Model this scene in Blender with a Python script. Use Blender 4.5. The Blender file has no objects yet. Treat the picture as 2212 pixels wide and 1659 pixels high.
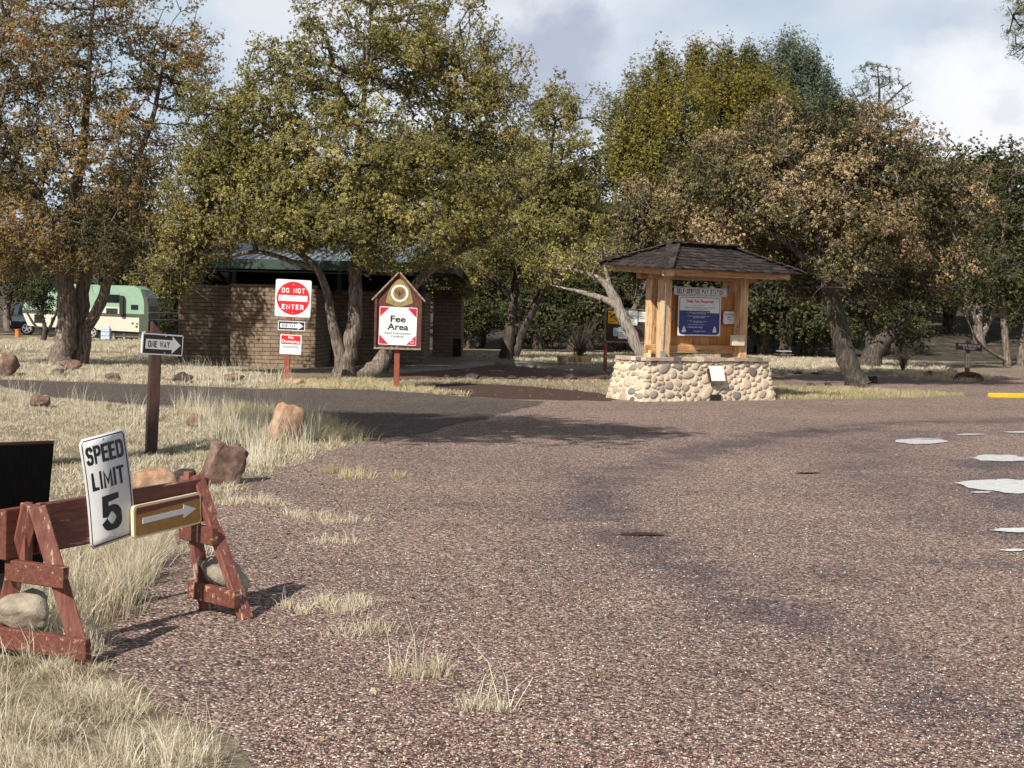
import bpy, math, random
import numpy as np
from mathutils import Vector, Matrix
from mathutils.geometry import delaunay_2d_cdt

# ------------------------------------------------------------------ camera, sky, sun, exposure
SC = bpy.context.scene
COL = SC.collection
FPX, CX, CY, HCAM = 3200.0, 1106.0, 829.5, 1.6          # measured on a 2212 px wide copy of the photograph
PITCH, ROLL = math.atan((829.5 - 675) / 3200.0), math.radians(1.4)
F_ = np.array([0, math.cos(PITCH), -math.sin(PITCH)])
U0 = np.array([0, math.sin(PITCH), math.cos(PITCH)])
R0 = np.array([1.0, 0, 0])
R_ = math.cos(ROLL) * R0 + math.sin(ROLL) * U0
U_ = -math.sin(ROLL) * R0 + math.cos(ROLL) * U0
CAM = np.array([0, 0, HCAM])
cd = bpy.data.cameras.new('camera')
cam = bpy.data.objects.new('camera', cd)
COL.objects.link(cam)
cam.matrix_world = Matrix(((R_[0], U_[0], -F_[0], 0), (R_[1], U_[1], -F_[1], 0), (R_[2], U_[2], -F_[2], HCAM), (0, 0, 0, 1)))
cd.sensor_width = 36
cd.lens = 36 * FPX / 2212
cd.clip_start, cd.clip_end = 0.1, 2000
SC.camera = cam

SUN_AZ, SUN_EL = math.radians(28), math.radians(38)       # sun stands behind the camera, to the left
sun_dir = np.array([-math.sin(SUN_AZ) * math.cos(SUN_EL), -math.cos(SUN_AZ) * math.cos(SUN_EL), math.sin(SUN_EL)])
sl = bpy.data.lights.new('sun', 'SUN')
sl.energy, sl.angle, sl.color = 5.0, math.radians(0.53), (1, 0.93, 0.82)
sun = bpy.data.objects.new('sun', sl)
COL.objects.link(sun)
sun.rotation_euler = Vector(tuple(sun_dir)).to_track_quat('Z', 'Y').to_euler()

W = bpy.data.worlds.new('World')
SC.world = W
W.use_nodes = True
nt = W.node_tree
nt.nodes.clear()
def wn(t, **k):
    n = nt.nodes.new(t)
    for a, b in k.items():
        setattr(n, a, b)
    return n
sky = wn('ShaderNodeTexSky', sky_type='NISHITA', sun_disc=False, sun_elevation=SUN_EL,
         sun_rotation=math.atan2(-math.sin(SUN_AZ), -math.cos(SUN_AZ)), air_density=1.0, dust_density=1.2, ozone_density=1.2)
tc = wn('ShaderNodeTexCoord')
mp = wn('ShaderNodeMapping')
mp.inputs['Scale'].default_value = (1, 1, 2.6)
mp.inputs['Location'].default_value = (0.35, 0.1, 0.55)
n1 = wn('ShaderNodeTexNoise')
n1.inputs['Scale'].default_value = 3.6
n1.inputs['Detail'].default_value = 9
n1.inputs['Roughness'].default_value = 0.52
n1.inputs['Distortion'].default_value = 0.25
r1 = wn('ShaderNodeValToRGB')
r1.color_ramp.elements[0].position = 0.34
r1.color_ramp.elements[0].color = (0.0, 0.0, 0.0, 1)
r1.color_ramp.elements[1].position = 0.6
r1.color_ramp.elements[1].color = (1, 1, 1, 1)
n2 = wn('ShaderNodeTexNoise')
n2.inputs['Scale'].default_value = 5.5
n2.inputs['Detail'].default_value = 7
r2 = wn('ShaderNodeValToRGB')
r2.color_ramp.elements[0].position = 0.36
r2.color_ramp.elements[0].color = (5.6, 6.1, 7.2, 1)
r2.color_ramp.elements[1].position = 0.62
r2.color_ramp.elements[1].color = (9.2, 9.4, 9.7, 1)
veil = wn('ShaderNodeMix', data_type='RGBA')
veil.inputs[0].default_value = 0.7
veil.inputs[7].default_value = (5.9, 7.0, 8.1, 1)
mx = wn('ShaderNodeMix', data_type='RGBA')
bg = wn('ShaderNodeBackground')
bg.inputs[1].default_value = 0.085
out = wn('ShaderNodeOutputWorld')
L = nt.links.new
L(tc.outputs['Generated'], mp.inputs[0]); L(mp.outputs[0], n1.inputs[0]); L(mp.outputs[0], n2.inputs[0])
L(n1.outputs[0], r1.inputs[0]); L(n2.outputs[0], r2.inputs[0])
L(sky.outputs[0], veil.inputs[6]); L(veil.outputs[2], mx.inputs[6]); L(r2.outputs[0], mx.inputs[7]); L(r1.outputs[0], mx.inputs[0])
sepd = wn('ShaderNodeSeparateXYZ')                         # whole sky dimmed towards the zenith to cut the fill light
L(tc.outputs['Generated'], sepd.inputs[0])
thin = wn('ShaderNodeMapRange')
thin.inputs[1].default_value, thin.inputs[2].default_value, thin.inputs[3].default_value, thin.inputs[4].default_value = 0.17, 0.60, 1.0, 0.30
L(sepd.outputs[2], thin.inputs[0])
dim = wn('ShaderNodeVectorMath', operation='SCALE')
wob = wn('ShaderNodeTexNoise'); wob.inputs['Scale'].default_value = 9; wob.inputs['Detail'].default_value = 9; wob.inputs['Roughness'].default_value = 0.6
L(tc.outputs['Generated'], wob.inputs[0])
last = mx.outputs[2]
for (cx_, cy_, rr_, col_, k_) in ((1250, 125, 0.06, (4.5, 4.9, 6.2), 0.95), (1160, 175, 0.05, (4.6, 5.0, 6.2), 0.8), (2150, 215, 0.085, (9.3, 9.3, 9.6), 0.95), (2070, 330, 0.075, (9.0, 9.0, 9.4), 0.85), (640, 30, 0.08, (7.9, 8.0, 8.5), 0.7), (2190, 190, 0.03, (6.6, 6.7, 7.4), 0.5)):
    d_ = (F_ + (cx_ - CX) / FPX * R_ - (cy_ - CY) / FPX * U_); d_ = d_ / np.linalg.norm(d_)
    sb = wn('ShaderNodeVectorMath', operation='MULTIPLY_ADD'); sb.inputs[1].default_value = (.17, .17, .17); L(wob.outputs['Color'], sb.inputs[0]); L(tc.outputs['Generated'], sb.inputs[2])
    dd_ = wn('ShaderNodeVectorMath', operation='DISTANCE'); dd_.inputs[1].default_value = tuple(d_ + .085); L(sb.outputs[0], dd_.inputs[0])
    mr_ = wn('ShaderNodeMapRange', interpolation_type='SMOOTHSTEP'); mr_.inputs[1].default_value = rr_; mr_.inputs[2].default_value = rr_ * .35; mr_.inputs[3].default_value = 0; mr_.inputs[4].default_value = k_
    L(dd_.outputs['Value'], mr_.inputs[0])
    mm_ = wn('ShaderNodeMix', data_type='RGBA'); mm_.inputs[7].default_value = (*col_, 1); L(mr_.outputs[0], mm_.inputs[0]); L(last, mm_.inputs[6])
    last = mm_.outputs[2]
L(last, dim.inputs[0]); L(thin.outputs[0], dim.inputs['Scale'])
L(dim.outputs[0], bg.inputs[0]); L(bg.outputs[0], out.inputs[0])
SC.view_settings.view_transform = 'Standard'
SC.view_settings.look = 'None'
SC.view_settings.exposure = 0.35
SC.view_settings.gamma = 1
SC.cycles.max_bounces = 5
SC.cycles.diffuse_bounces = 3
SC.cycles.transparent_max_bounces = 4

# ------------------------------------------------------------------ terrain and picture measurements
def sst(a, b, v):
    t = np.clip((v - a) / (b - a), 0, 1)
    return t * t * (3 - 2 * t)

def H(x, y):
    x = np.asarray(x, float); y = np.asarray(y, float)
    left = sst(-9, -20, x)
    h = 0.14 * sst(40.5, 46, y) * (1 - left)
    h = h - 0.47 * sst(45, 80, y) * left
    h = h + 0.10 * sst(62, 70, y) * np.clip(y - 62, 0, 60) * sst(-12, 12, x)
    h = h + 0.10 * np.clip(y - 95, 0, 110) * sst(95, 110, y)
    h = h + 0.05 * np.sin(x * 0.31 + 1) * np.sin(y * 0.27) * sst(48, 60, y)
    return h

def unit(v):
    return v / (np.linalg.norm(v, axis=-1, keepdims=True) + 1e-9)

def ray(px, py):
    return F_ + (px - CX) / FPX * R_ - (py - CY) / FPX * U_

_T = np.concatenate([np.arange(2, 60, 0.02), np.arange(60, 260, 0.1)])
def G(px, py, dz=0.0):                                    # ground point seen at a picture position
    d = ray(px, py)
    p = CAM[None, :] + _T[:, None] * d[None, :]
    k = np.argmax(p[:, 2] < H(p[:, 0], p[:, 1]))
    q = p[k]
    return np.array([q[0], q[1], float(H(q[0], q[1])) + dz])

def P(px, py, D):                                         # point at distance D (metres forward)
    d = ray(px, py)
    return CAM + d * (D / d[1])

def hitplane(px, py, p0, n):
    d = ray(px, py)
    return CAM + d * (np.dot(p0 - CAM, n) / np.dot(d, n))

# ------------------------------------------------------------------ objects, tags
def tag(o, label=None, cat=None, group=None, kind=None):
    if label: o['label'] = label
    if cat: o['category'] = cat
    if group: o['group'] = group
    if kind: o['kind'] = kind
    return o

def empty(name, loc, rz=0.0, rx=0.0, ry=0.0):
    o = bpy.data.objects.new(name, None)
    o.empty_display_size = 0.2
    COL.objects.link(o)
    o.location = tuple(loc)
    o.rotation_euler = (rx, ry, rz)
    return o

def nmesh(name, V, Fq, tone=None, smooth=False, tonename='tone'):
    """mesh from numpy verts and an (n,k) face array"""
    me = bpy.data.meshes.new(name)
    V = np.asarray(V, np.float32); Fq = np.asarray(Fq, np.int32)
    n, k = Fq.shape
    me.vertices.add(len(V)); me.vertices.foreach_set('co', V.ravel())
    me.loops.add(n * k); me.loops.foreach_set('vertex_index', Fq.ravel())
    me.polygons.add(n); me.polygons.foreach_set('loop_start', np.arange(0, n * k, k, dtype=np.int32))
    me.update(calc_edges=True)
    if smooth:
        me.polygons.foreach_set('use_smooth', np.ones(n, bool))
    if tone is not None:
        a = me.attributes.new(tonename, 'FLOAT', 'FACE')
        a.data.foreach_set('value', np.asarray(tone, np.float32))
    return me

def link(name, me, mat, parent=None):
    o = bpy.data.objects.new(name, me)
    COL.objects.link(o)
    if mat is not None:
        me.materials.append(mat)
    if parent is not None:
        o.parent = parent
    return o

class MB:
    """collects simple shapes into one mesh"""
    def __init__(s):
        s.v, s.f, s.t, s.sm = [], [], [], []
    def add(s, vs, fs, tone=0.5, smooth=False):
        b = len(s.v)
        s.v += [tuple(map(float, q)) for q in vs]
        for f in fs:
            s.f.append(tuple(i + b for i in f)); s.t.append(tone); s.sm.append(smooth)
        return s
    def box(s, c, d, rot=None, tone=0.5, taper=1.0):
        vs = []
        for z in (-.5, .5):
            k = 1 if z < 0 else taper
            for x, y in ((-.5, -.5), (.5, -.5), (.5, .5), (-.5, .5)):
                q = Vector((x * d[0] * k, y * d[1] * k, z * d[2]))
                if rot is not None:
                    q = rot @ q
                vs.append((q[0] + c[0], q[1] + c[1], q[2] + c[2]))
        return s.add(vs, [(3, 2, 1, 0), (4, 5, 6, 7), (0, 1, 5, 4), (1, 2, 6, 5), (2, 3, 7, 6), (3, 0, 4, 7)], tone)
    def span(s, a, b, tone=0.5):                           # box from corner a to corner b
        return s.box([(a[i] + b[i]) / 2 for i in range(3)], [abs(b[i] - a[i]) for i in range(3)], None, tone)
    def beam(s, p0, p1, w, t, side=(1, 0, 0), tone=0.5):   # w along side, t across
        p0, p1, side = Vector(p0), Vector(p1), Vector(side)
        z = (p1 - p0); l = z.length; z.normalize()
        x = (side - z * side.dot(z)).normalized(); y = z.cross(x)
        return s.box((p0 + p1) / 2, (w, t, l), Matrix((x, y, z)).transposed(), tone)
    def tube(s, pts, rad, n=8, tone=0.5, caps=True, bump=0.0, rng=None, smooth=True):
        pts = [Vector(tuple(p)) for p in pts]
        if not hasattr(rad, '__len__'):
            rad = [rad] * len(pts)
        vs, fs, x = [], [], None
        for i, p in enumerate(pts):
            z = (pts[min(i + 1, len(pts) - 1)] - pts[max(i - 1, 0)]).normalized()
            if x is None:
                x = z.orthogonal().normalized()
            x = (x - z * x.dot(z)).normalized(); y = z.cross(x)
            for k in range(n):
                a = 2 * math.pi * k / n
                r = rad[i] * (1 + (bump * (rng.random() - .5) if rng else 0))
                vs.append(p + (x * math.cos(a) + y * math.sin(a)) * r)
        for i in range(len(pts) - 1):
            for k in range(n):
                a, b = i * n + k, i * n + (k + 1) % n
                fs.append((a, b, b + n, a + n))
        s.add(vs, fs, tone, smooth)
        if caps:
            m = len(pts) - 1
            s.add(vs[:n], [tuple(range(n))[::-1]], tone); s.add(vs[m * n:], [tuple(range(n))], tone)
        return s
    def prism(s, poly, y0, y1, tone=0.5):                  # polygon in x,z ; extruded from y0 (front) to y1
        n = len(poly)
        vs = [(x, y0, z) for x, z in poly] + [(x, y1, z) for x, z in poly]
        fs = [tuple(range(n)), tuple(range(2 * n - 1, n - 1, -1))]
        fs += [(i, i + n, (i + 1) % n + n, (i + 1) % n) for i in range(n)]
        return s.add(vs, fs, tone)
    def build(s, name, mat, parent=None, bevel=0.0, uv=False, seg=1):
        me = bpy.data.meshes.new(name)
        me.from_pydata(s.v, [], s.f)
        me.polygons.foreach_set('use_smooth', s.sm)
        a = me.attributes.new('tone', 'FLOAT', 'FACE')
        a.data.foreach_set('value', s.t)
        if uv:
            ul = me.uv_layers.new(name='uv')
            for p in me.polygons:
                n = p.normal
                for li in p.loop_indices:
                    c = me.vertices[me.loops[li].vertex_index].co
                    ul.data[li].uv = (c.x, c.z) if abs(n.y) > max(abs(n.x), abs(n.z)) else ((c.y, c.z) if abs(n.x) > abs(n.z) else (c.x, c.y))
        me.update()
        o = link(name, me, mat, parent)
        if bevel:
            m = o.modifiers.new('bevel', 'BEVEL'); m.width = bevel; m.segments = seg; m.limit_method = 'ANGLE'
        return o

def rrect(w, h, r, n=5, cx=0.0, cz=0.0):
    pts = []
    for sx, sz, a0 in ((1, -1, -90), (1, 1, 0), (-1, 1, 90), (-1, -1, 180)):
        for k in range(n + 1):
            a = math.radians(a0 + 90 * k / n)
            pts.append((cx + sx * (w / 2 - r) + r * math.cos(a), cz + sz * (h / 2 - r) + r * math.sin(a)))
    return pts

def disc(r, n=40, cx=0, cz=0):
    return [(cx + r * math.cos(2 * math.pi * k / n), cz + r * math.sin(2 * math.pi * k / n)) for k in range(n)]

def ring(mb, outer, inner, y0, y1, tone=0.5):              # a frame between two outlines with the same count
    n = len(outer)
    vs = [(x, y0, z) for x, z in outer] + [(x, y0, z) for x, z in inner] + [(x, y1, z) for x, z in outer]
    fs = [(i, (i + 1) % n, (i + 1) % n + n, i + n) for i in range(n)] + [(i, i + 2 * n, (i + 1) % n + 2 * n, (i + 1) % n) for i in range(n)]
    mb.add(vs, fs, tone)

def lettering(txt, w, h, cx, cz, y, mat, parent, bold=0.0, name='lettering', line=1.0, rot=0.0, fit=True, warp=None):
    cu = bpy.data.curves.new('t', 'FONT')
    cu.body = txt; cu.align_x = 'CENTER'; cu.size = 1; cu.offset = bold; cu.space_line = line
    cu.resolution_u = 3
    ob = bpy.data.objects.new('t', cu)
    COL.objects.link(ob)
    dg = bpy.context.evaluated_depsgraph_get()
    me = bpy.data.meshes.new_from_object(ob.evaluated_get(dg))
    bpy.data.objects.remove(ob); bpy.data.curves.remove(cu)
    n = len(me.vertices)
    co = np.empty(n * 3, np.float32); me.vertices.foreach_get('co', co); co = co.reshape(-1, 3)
    x0, x1, y0_, y1_ = co[:, 0].min(), co[:, 0].max(), co[:, 1].min(), co[:, 1].max()
    X = (co[:, 0] - (x0 + x1) / 2) * w / (x1 - x0)
    Z = (co[:, 1] - (y0_ + y1_) / 2) * h / (y1_ - y0_)
    c, s_ = math.cos(rot), math.sin(rot)
    new = np.stack([cx + X * c - Z * s_, np.full(n, y), cz + X * s_ + Z * c], 1).astype(np.float32)
    if warp is not None:
        new[:, 1] += warp(new[:, 0], new[:, 2])
    me.vertices.foreach_set('co', new.ravel())
    me.update()
    me.name = name
    return link(name, me, mat, parent)

def arc(cx, cy, rx, ry, a0, a1, n=9):
    return [(cx + rx * math.cos(math.radians(a0 + (a1 - a0) * k / n)), cy + ry * math.sin(math.radians(a0 + (a1 - a0) * k / n))) for k in range(n + 1)]
def oval(x0, x1, y0, y1, r=.3):
    rx = (x1 - x0) / 2
    return arc(x1 - rx, y1 - r, rx, r, 0, 180) + arc(x0 + rx, y0 + r, rx, r, 180, 360) + [(x1, y1 - r)]
GL = {  # capital letters as strokes in a box one unit high; width, strokes
    'A': (.62, [[(0, 0), (.31, 1), (.62, 0)], [(.12, .3), (.5, .3)]]), 'C': (.56, [arc(.28, .72, .28, .28, 10, 180) + arc(.28, .28, .28, .28, 180, 350)]),
    'D': (.56, [[(0, 0), (0, 1)], [(0, 1), (.25, 1)] + arc(.25, .7, .31, .3, 90, 0) + arc(.25, .3, .31, .3, 0, -90) + [(0, 0)]]), 'E': (.48, [[(.48, 1), (0, 1), (0, 0), (.48, 0)], [(0, .53), (.42, .53)]]),
    'F': (.48, [[(.48, 1), (0, 1), (0, 0)], [(0, .53), (.42, .53)]]), 'H': (.56, [[(0, 0), (0, 1)], [(.56, 0), (.56, 1)], [(0, .53), (.56, .53)]]), 'I': (.0, [[(0, 0), (0, 1)]]),
    'L': (.45, [[(0, 1), (0, 0), (.45, 0)]]), 'M': (.72, [[(0, 0), (0, 1), (.36, .25), (.72, 1), (.72, 0)]]), 'N': (.58, [[(0, 0), (0, 1), (.58, 0), (.58, 1)]]), 'O': (.58, [oval(0, .58, 0, 1)]),
    'P': (.54, [[(0, 0), (0, 1), (.27, 1)] + arc(.27, .74, .27, .26, 90, -90) + [(0, .48)]]), 'R': (.54, [[(0, 0), (0, 1), (.27, 1)] + arc(.27, .75, .27, .25, 90, -90) + [(0, .5)], [(.27, .5), (.54, 0)]]),
    'S': (.54, [arc(.27, .75, .27, .25, 20, 180) + arc(.27, .25, .27, .27, 110, 0) + arc(.27, .25, .27, .25, 0, -160)]), 'T': (.54, [[(0, 1), (.54, 1)], [(.27, 1), (.27, 0)]]),
    'V': (.60, [[(0, 1), (.3, 0), (.6, 1)]]), 'W': (.84, [[(0, 1), (.21, 0), (.42, .85), (.63, 0), (.84, 1)]]), 'Y': (.58, [[(0, 1), (.29, .45), (.58, 1)], [(.29, .45), (.29, 0)]]),
    '-': (.28, [[(0, .45), (.28, .45)]]), '5': (.54, [[(.5, 1), (.06, 1), (.02, .47)], arc(.27, .32, .27, .31, 142, 0) + arc(.27, .27, .27, .27, 0, -160)]), ' ': (.30, [])}
def strokes(txt, w, h, cx, cz, y, mat, parent, t=.17, gap=.26, name='lettering', warp=None, rot=0.0, tv=None):
    """heavy sign capitals; t = stroke weight as part of the height"""
    tot = sum(GL[c][0] + t for c in txt) + gap * (len(txt) - 1)
    kx, kz = w / tot, h
    th = t * h                                              # across a horizontal bar
    tw = (tv or t) * kx * 1.1                               # across an upright
    V, Fs = [], []
    x0 = -tot / 2; lay = 0
    c_, s_ = math.cos(rot), math.sin(rot)
    for ch in txt:
        gw, st = GL[ch]
        for ln in st:
            lay += 1
            pts = [Vector(((x0 + t / 2 + p[0]) * kx, (p[1] - .5) * (h - th))) for p in ln]
            q = [pts[0]]
            for p in pts[1:]:
                if (p - q[-1]).length > 1e-5: q.append(p)
            n = len(q); b = len(V)
            for i, p in enumerate(q):
                d0 = (q[i] - q[i - 1]).normalized() if i else (q[1] - q[0]).normalized()
                d1 = (q[i + 1] - q[i]).normalized() if i < n - 1 else d0
                if i == 0: d0 = d1
                n0, n1 = Vector((-d0.y, d0.x)), Vector((-d1.y, d1.x))
                m = (n0 + n1); m = m.normalized() if m.length > 1e-4 else n0
                k = min(1 / max(m.dot(n0), .35), 1.9)
                wdt = tw * abs(m.x) + th * abs(m.y)
                o = m * wdt / 2 * k
                if i == 0: p = p - d0 * th * .5 * (1 if abs(d0.x) + abs(d0.y) > 0 else 0)
                if i == n - 1: p = p + d1 * th * .5
                for sg in (o, -o):
                    X, Z = p.x + sg.x, min(max(p.y + sg.y, -h / 2), h / 2)
                    V.append((cx + X * c_ - Z * s_, y - lay % 3 * .0002, cz + X * s_ + Z * c_))
            Fs += [(b + 2 * i, b + 2 * i + 1, b + 2 * i + 3, b + 2 * i + 2) for i in range(n - 1)]
        x0 += gw + t + gap
    if warp is not None:
        V = [(a, b_ + float(warp(a, c)), c) for a, b_, c in V]
    me = bpy.data.meshes.new(name); me.from_pydata(V, [], Fs); me.update()
    return link(name, me, mat, parent)

# ------------------------------------------------------------------ materials
def new_mat(name):
    m = bpy.data.materials.new(name)
    m.use_nodes = True
    t = m.node_tree
    b = t.nodes['Principled BSDF']
    return m, t, b

def node(t, ty, **k):
    n = t.nodes.new(ty)
    for a, b in k.items():
        setattr(n, a, b)
    return n

def ramp(t, src, stops):
    r = node(t, 'ShaderNodeValToRGB')
    e = r.color_ramp.elements
    while len(e) < len(stops):
        e.new(0.5)
    for i, (p, c) in enumerate(stops):
        e[i].position = p; e[i].color = (*c, 1)
    t.links.new(src, r.inputs[0])
    return r.outputs[0]

def noise(t, vec, scale, detail=6, rough=0.55):
    n = node(t, 'ShaderNodeTexNoise')
    n.inputs['Scale'].default_value = scale; n.inputs['Detail'].default_value = detail; n.inputs['Roughness'].default_value = rough
    if vec is not None:
        t.links.new(vec, n.inputs[0])
    return n.outputs[0]

def coords(t, stretch=(1, 1, 1), space='Object'):
    c = node(t, 'ShaderNodeTexCoord'); m = node(t, 'ShaderNodeMapping')
    m.inputs['Scale'].default_value = stretch
    t.links.new(c.outputs[space], m.inputs[0])
    return m.outputs[0]

def bump(t, b, h, strength=0.4, dist=0.01):
    n = node(t, 'ShaderNodeBump')
    n.inputs['Strength'].default_value = strength; n.inputs['Distance'].default_value = dist
    t.links.new(h, n.inputs['Height']); t.links.new(n.outputs[0], b.inputs['Normal'])

def mixc(t, fac, a, b, mode='MIX'):
    m = node(t, 'ShaderNodeMix', data_type='RGBA', blend_type=mode)
    for k, v in ((0, fac), (6, a), (7, b)):
        if hasattr(v, 'is_linked') or hasattr(v, 'links'):
            t.links.new(v, m.inputs[k])
        elif isinstance(v, tuple):
            m.inputs[k].default_value = (*v, 1)
        else:
            m.inputs[k].default_value = v
    return m.outputs[2]

def pmat(name, c1, c2, scale=8, rough=0.7, bmp=0.3, stretch=(1, 1, 1), metallic=0.0, dist=0.006, lo=0.35, hi=0.65, spec=0.5, tone=0.0, chips=None):
    m, t, b = new_mat(name)
    v = coords(t, stretch)
    f = noise(t, v, scale, 8, 0.62)
    c = ramp(t, f, [(lo, c1), (hi, c2)])
    if tone:
        a = node(t, 'ShaderNodeAttribute', attribute_name='tone')
        tr = ramp(t, a.outputs['Fac'], [(0, (1 - tone,) * 3), (1, (1 + tone,) * 3)])
        c = mixc(t, 1.0, c, tr, 'MULTIPLY')
    if chips:                                              # worn patches with their own colour
        ch = ramp(t, noise(t, v, chips[1], 6, 0.7), [(chips[2], (0, 0, 0)), (chips[2] + 0.03, (1, 1, 1))])
        c = mixc(t, ch, c, chips[0])
    t.links.new(c, b.inputs['Base Color'])
    b.inputs['Roughness'].default_value = rough
    b.inputs['Metallic'].default_value = metallic
    b.inputs['Specular IOR Level'].default_value = spec
    if bmp:
        bump(t, b, f, bmp, dist)
    return m

def leafmat(name, stops, trans=0.25, rough=0.6):
    m, t, b = new_mat(name)
    a = node(t, 'ShaderNodeAttribute', attribute_name='tone')
    c = ramp(t, a.outputs['Fac'], stops)
    t.links.new(c, b.inputs['Base Color'])
    b.inputs['Roughness'].default_value = rough
    b.inputs['Specular IOR Level'].default_value = 0.25
    tr = node(t, 'ShaderNodeBsdfTranslucent')
    t.links.new(c, tr.inputs[0])
    ms = node(t, 'ShaderNodeMixShader')
    ms.inputs[0].default_value = trans
    o = t.nodes['Material Output']
    t.links.new(b.outputs[0], ms.inputs[1]); t.links.new(tr.outputs[0], ms.inputs[2]); t.links.new(ms.outputs[0], o.inputs[0])
    return m

def barkmat(name, c1, c2, c3, scale=1.0):
    m, t, b = new_mat(name)
    v = coords(t, (9 * scale, 9 * scale, 1.6 * scale))
    f = noise(t, v, 2.2, 9, 0.65)
    c = ramp(t, f, [(0.33, c1), (0.5, c2), (0.68, c3)])
    t.links.new(c, b.inputs['Base Color'])
    b.inputs['Roughness'].default_value = 0.9
    bump(t, b, f, 0.9, 0.05)
    return m

M = {}
M['red_wood'] = pmat('red_painted_wood', (0.09, 0.028, 0.019), (0.175, 0.056, 0.037), 5, 0.7, 0.5, (1.0, 10, 10), chips=((0.40, 0.27, 0.19), 2.6, 0.60))
M['red_wood_v'] = pmat('red_painted_stud', (0.13, 0.040, 0.028), (0.25, 0.095, 0.072), 5, 0.7, 0.5, (10, 10, 1.0), chips=((0.46, 0.32, 0.25), 2.6, 0.585))
M['brown_post'] = pmat('brown_painted_post', (0.034, 0.015, 0.012), (0.065, 0.026, 0.02), 5, 0.55, 0.3, (8, 8, 1), chips=((0.4, 0.3, 0.25), 5, 0.69))
M['rust_post'] = pmat('rust_painted_post', (0.17, 0.04, 0.02), (0.30, 0.08, 0.045), 6, 0.65, 0.3, (8, 8, 1))
M['maroon_board'] = pmat('maroon_weathered_board', (0.05, 0.014, 0.009), (0.14, 0.04, 0.024), 5, 0.7, 0.4, (6, 6, 2), chips=((0.3, 0.2, 0.13), 6, 0.66))
M['grey_wood'] = pmat('weathered_trim_wood', (0.16, 0.10, 0.07), (0.34, 0.27, 0.21), 7, 0.85, 0.5, (3, 3, 3))
M['cedar'] = pmat('cedar_timber', (0.36, 0.19, 0.085), (0.74, 0.52, 0.30), 2.6, 0.65, 0.35, (7, 7, 1.1), lo=0.34, hi=0.66, chips=((0.17, 0.055, 0.025), 3.0, 0.615))
M['cedar_h'] = pmat('cedar_rail', (0.28, 0.13, 0.055), (0.60, 0.36, 0.18), 2.8, 0.65, 0.3, (0.9, 7, 7), lo=0.34, hi=0.66, chips=((0.12, 0.04, 0.018), 2.6, 0.59))
M['cedar_board'] = pmat('cedar_board', (0.34, 0.145, 0.045), (0.58, 0.28, 0.095), 3, 0.6, 0.2, (8, 8, 0.8), lo=0.3, hi=0.7, tone=0.25)
M['shake'] = pmat('old_wood_shake', (0.012, 0.009, 0.008), (0.05, 0.034, 0.029), 9, 0.85, 0.6, (2, 2, 2), tone=0.65, dist=0.01)
M['white'] = pmat('white_sign_paint', (0.62, 0.64, 0.66), (0.74, 0.75, 0.76), 4, 0.35, 0)
M['black'] = pmat('black_sign_paint', (0.010, 0.010, 0.012), (0.022, 0.022, 0.024), 20, 0.45, 0)
M['black_board'] = pmat('black_board_paint', (0.005, 0.005, 0.005), (0.011, 0.009, 0.009), 12, 0.8, 0.3, (8, 8, 1), spec=0.15, chips=((0.16, 0.14, 0.12), 9, 0.74))
M['red'] = pmat('red_sign_paint', (0.52, 0.008, 0.012), (0.62, 0.012, 0.018), 5, 0.35, 0)
M['crimson'] = pmat('crimson_sign_paint', (0.42, 0.01, 0.035), (0.52, 0.02, 0.05), 5, 0.4, 0)
M['blue'] = pmat('blue_sign_paint', (0.010, 0.020, 0.16), (0.014, 0.028, 0.20), 5, 0.4, 0)
M['plum'] = pmat('dark_plum_paint', (0.018, 0.006, 0.008), (0.03, 0.010, 0.012), 20, 0.45, 0)
M['steel'] = pmat('galvanised_steel', (0.45, 0.46, 0.47), (0.6, 0.6, 0.6), 30, 0.4, 0.1, metallic=0.8)
M['sign_brown'] = pmat('faded_brown_sign', (0.30, 0.15, 0.03), (0.40, 0.22, 0.06), 18, 0.5, 0.1, (1, 1, 3), chips=((0.2, 0.11, 0.03), 14, 0.66))
M['sign_maroon'] = pmat('maroon_sign_paint', (0.10, 0.02, 0.012), (0.16, 0.035, 0.02), 18, 0.5, 0)
M['cream'] = pmat('cream_paint', (0.62, 0.53, 0.36), (0.74, 0.66, 0.48), 6, 0.5, 0)
M['gold'] = pmat('old_gold_paint', (0.22, 0.15, 0.05), (0.34, 0.25, 0.10), 10, 0.5, 0)
M['emblem_brown'] = pmat('emblem_brown', (0.16, 0.10, 0.05), (0.22, 0.14, 0.07), 9, 0.5, 0)
M['ink'] = pmat('grey_print', (0.10, 0.10, 0.11), (0.16, 0.16, 0.18), 30, 0.5, 0)
M['paper'] = pmat('paper', (0.66, 0.68, 0.68), (0.76, 0.78, 0.78), 14, 0.8, 0)
M['yellow'] = pmat('yellow_notice', (0.78, 0.42, 0.01), (0.85, 0.50, 0.02), 8, 0.6, 0)
M['curb_yellow'] = pmat('yellow_curb_paint', (0.62, 0.36, 0.02), (0.78, 0.50, 0.03), 9, 0.7, 0.3, chips=((0.3, 0.28, 0.25), 7, 0.68))
M['dark_brown'] = pmat('dark_brown_stain', (0.03, 0.016, 0.012), (0.06, 0.034, 0.025), 7, 0.7, 0.2)
M['green_metal'] = pmat('green_metal', (0.02, 0.045, 0.036), (0.032, 0.062, 0.052), 6, 0.5, 0)
M['roof_metal'] = pmat('pale_blue_roof_metal', (0.16, 0.22, 0.26), (0.30, 0.38, 0.44), 4, 0.35, 0.1, metallic=0.5)
M['dark_inside'] = pmat('unlit_interior', (0.012, 0.010, 0.009), (0.02, 0.017, 0.015), 5, 0.9, 0)
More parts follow.
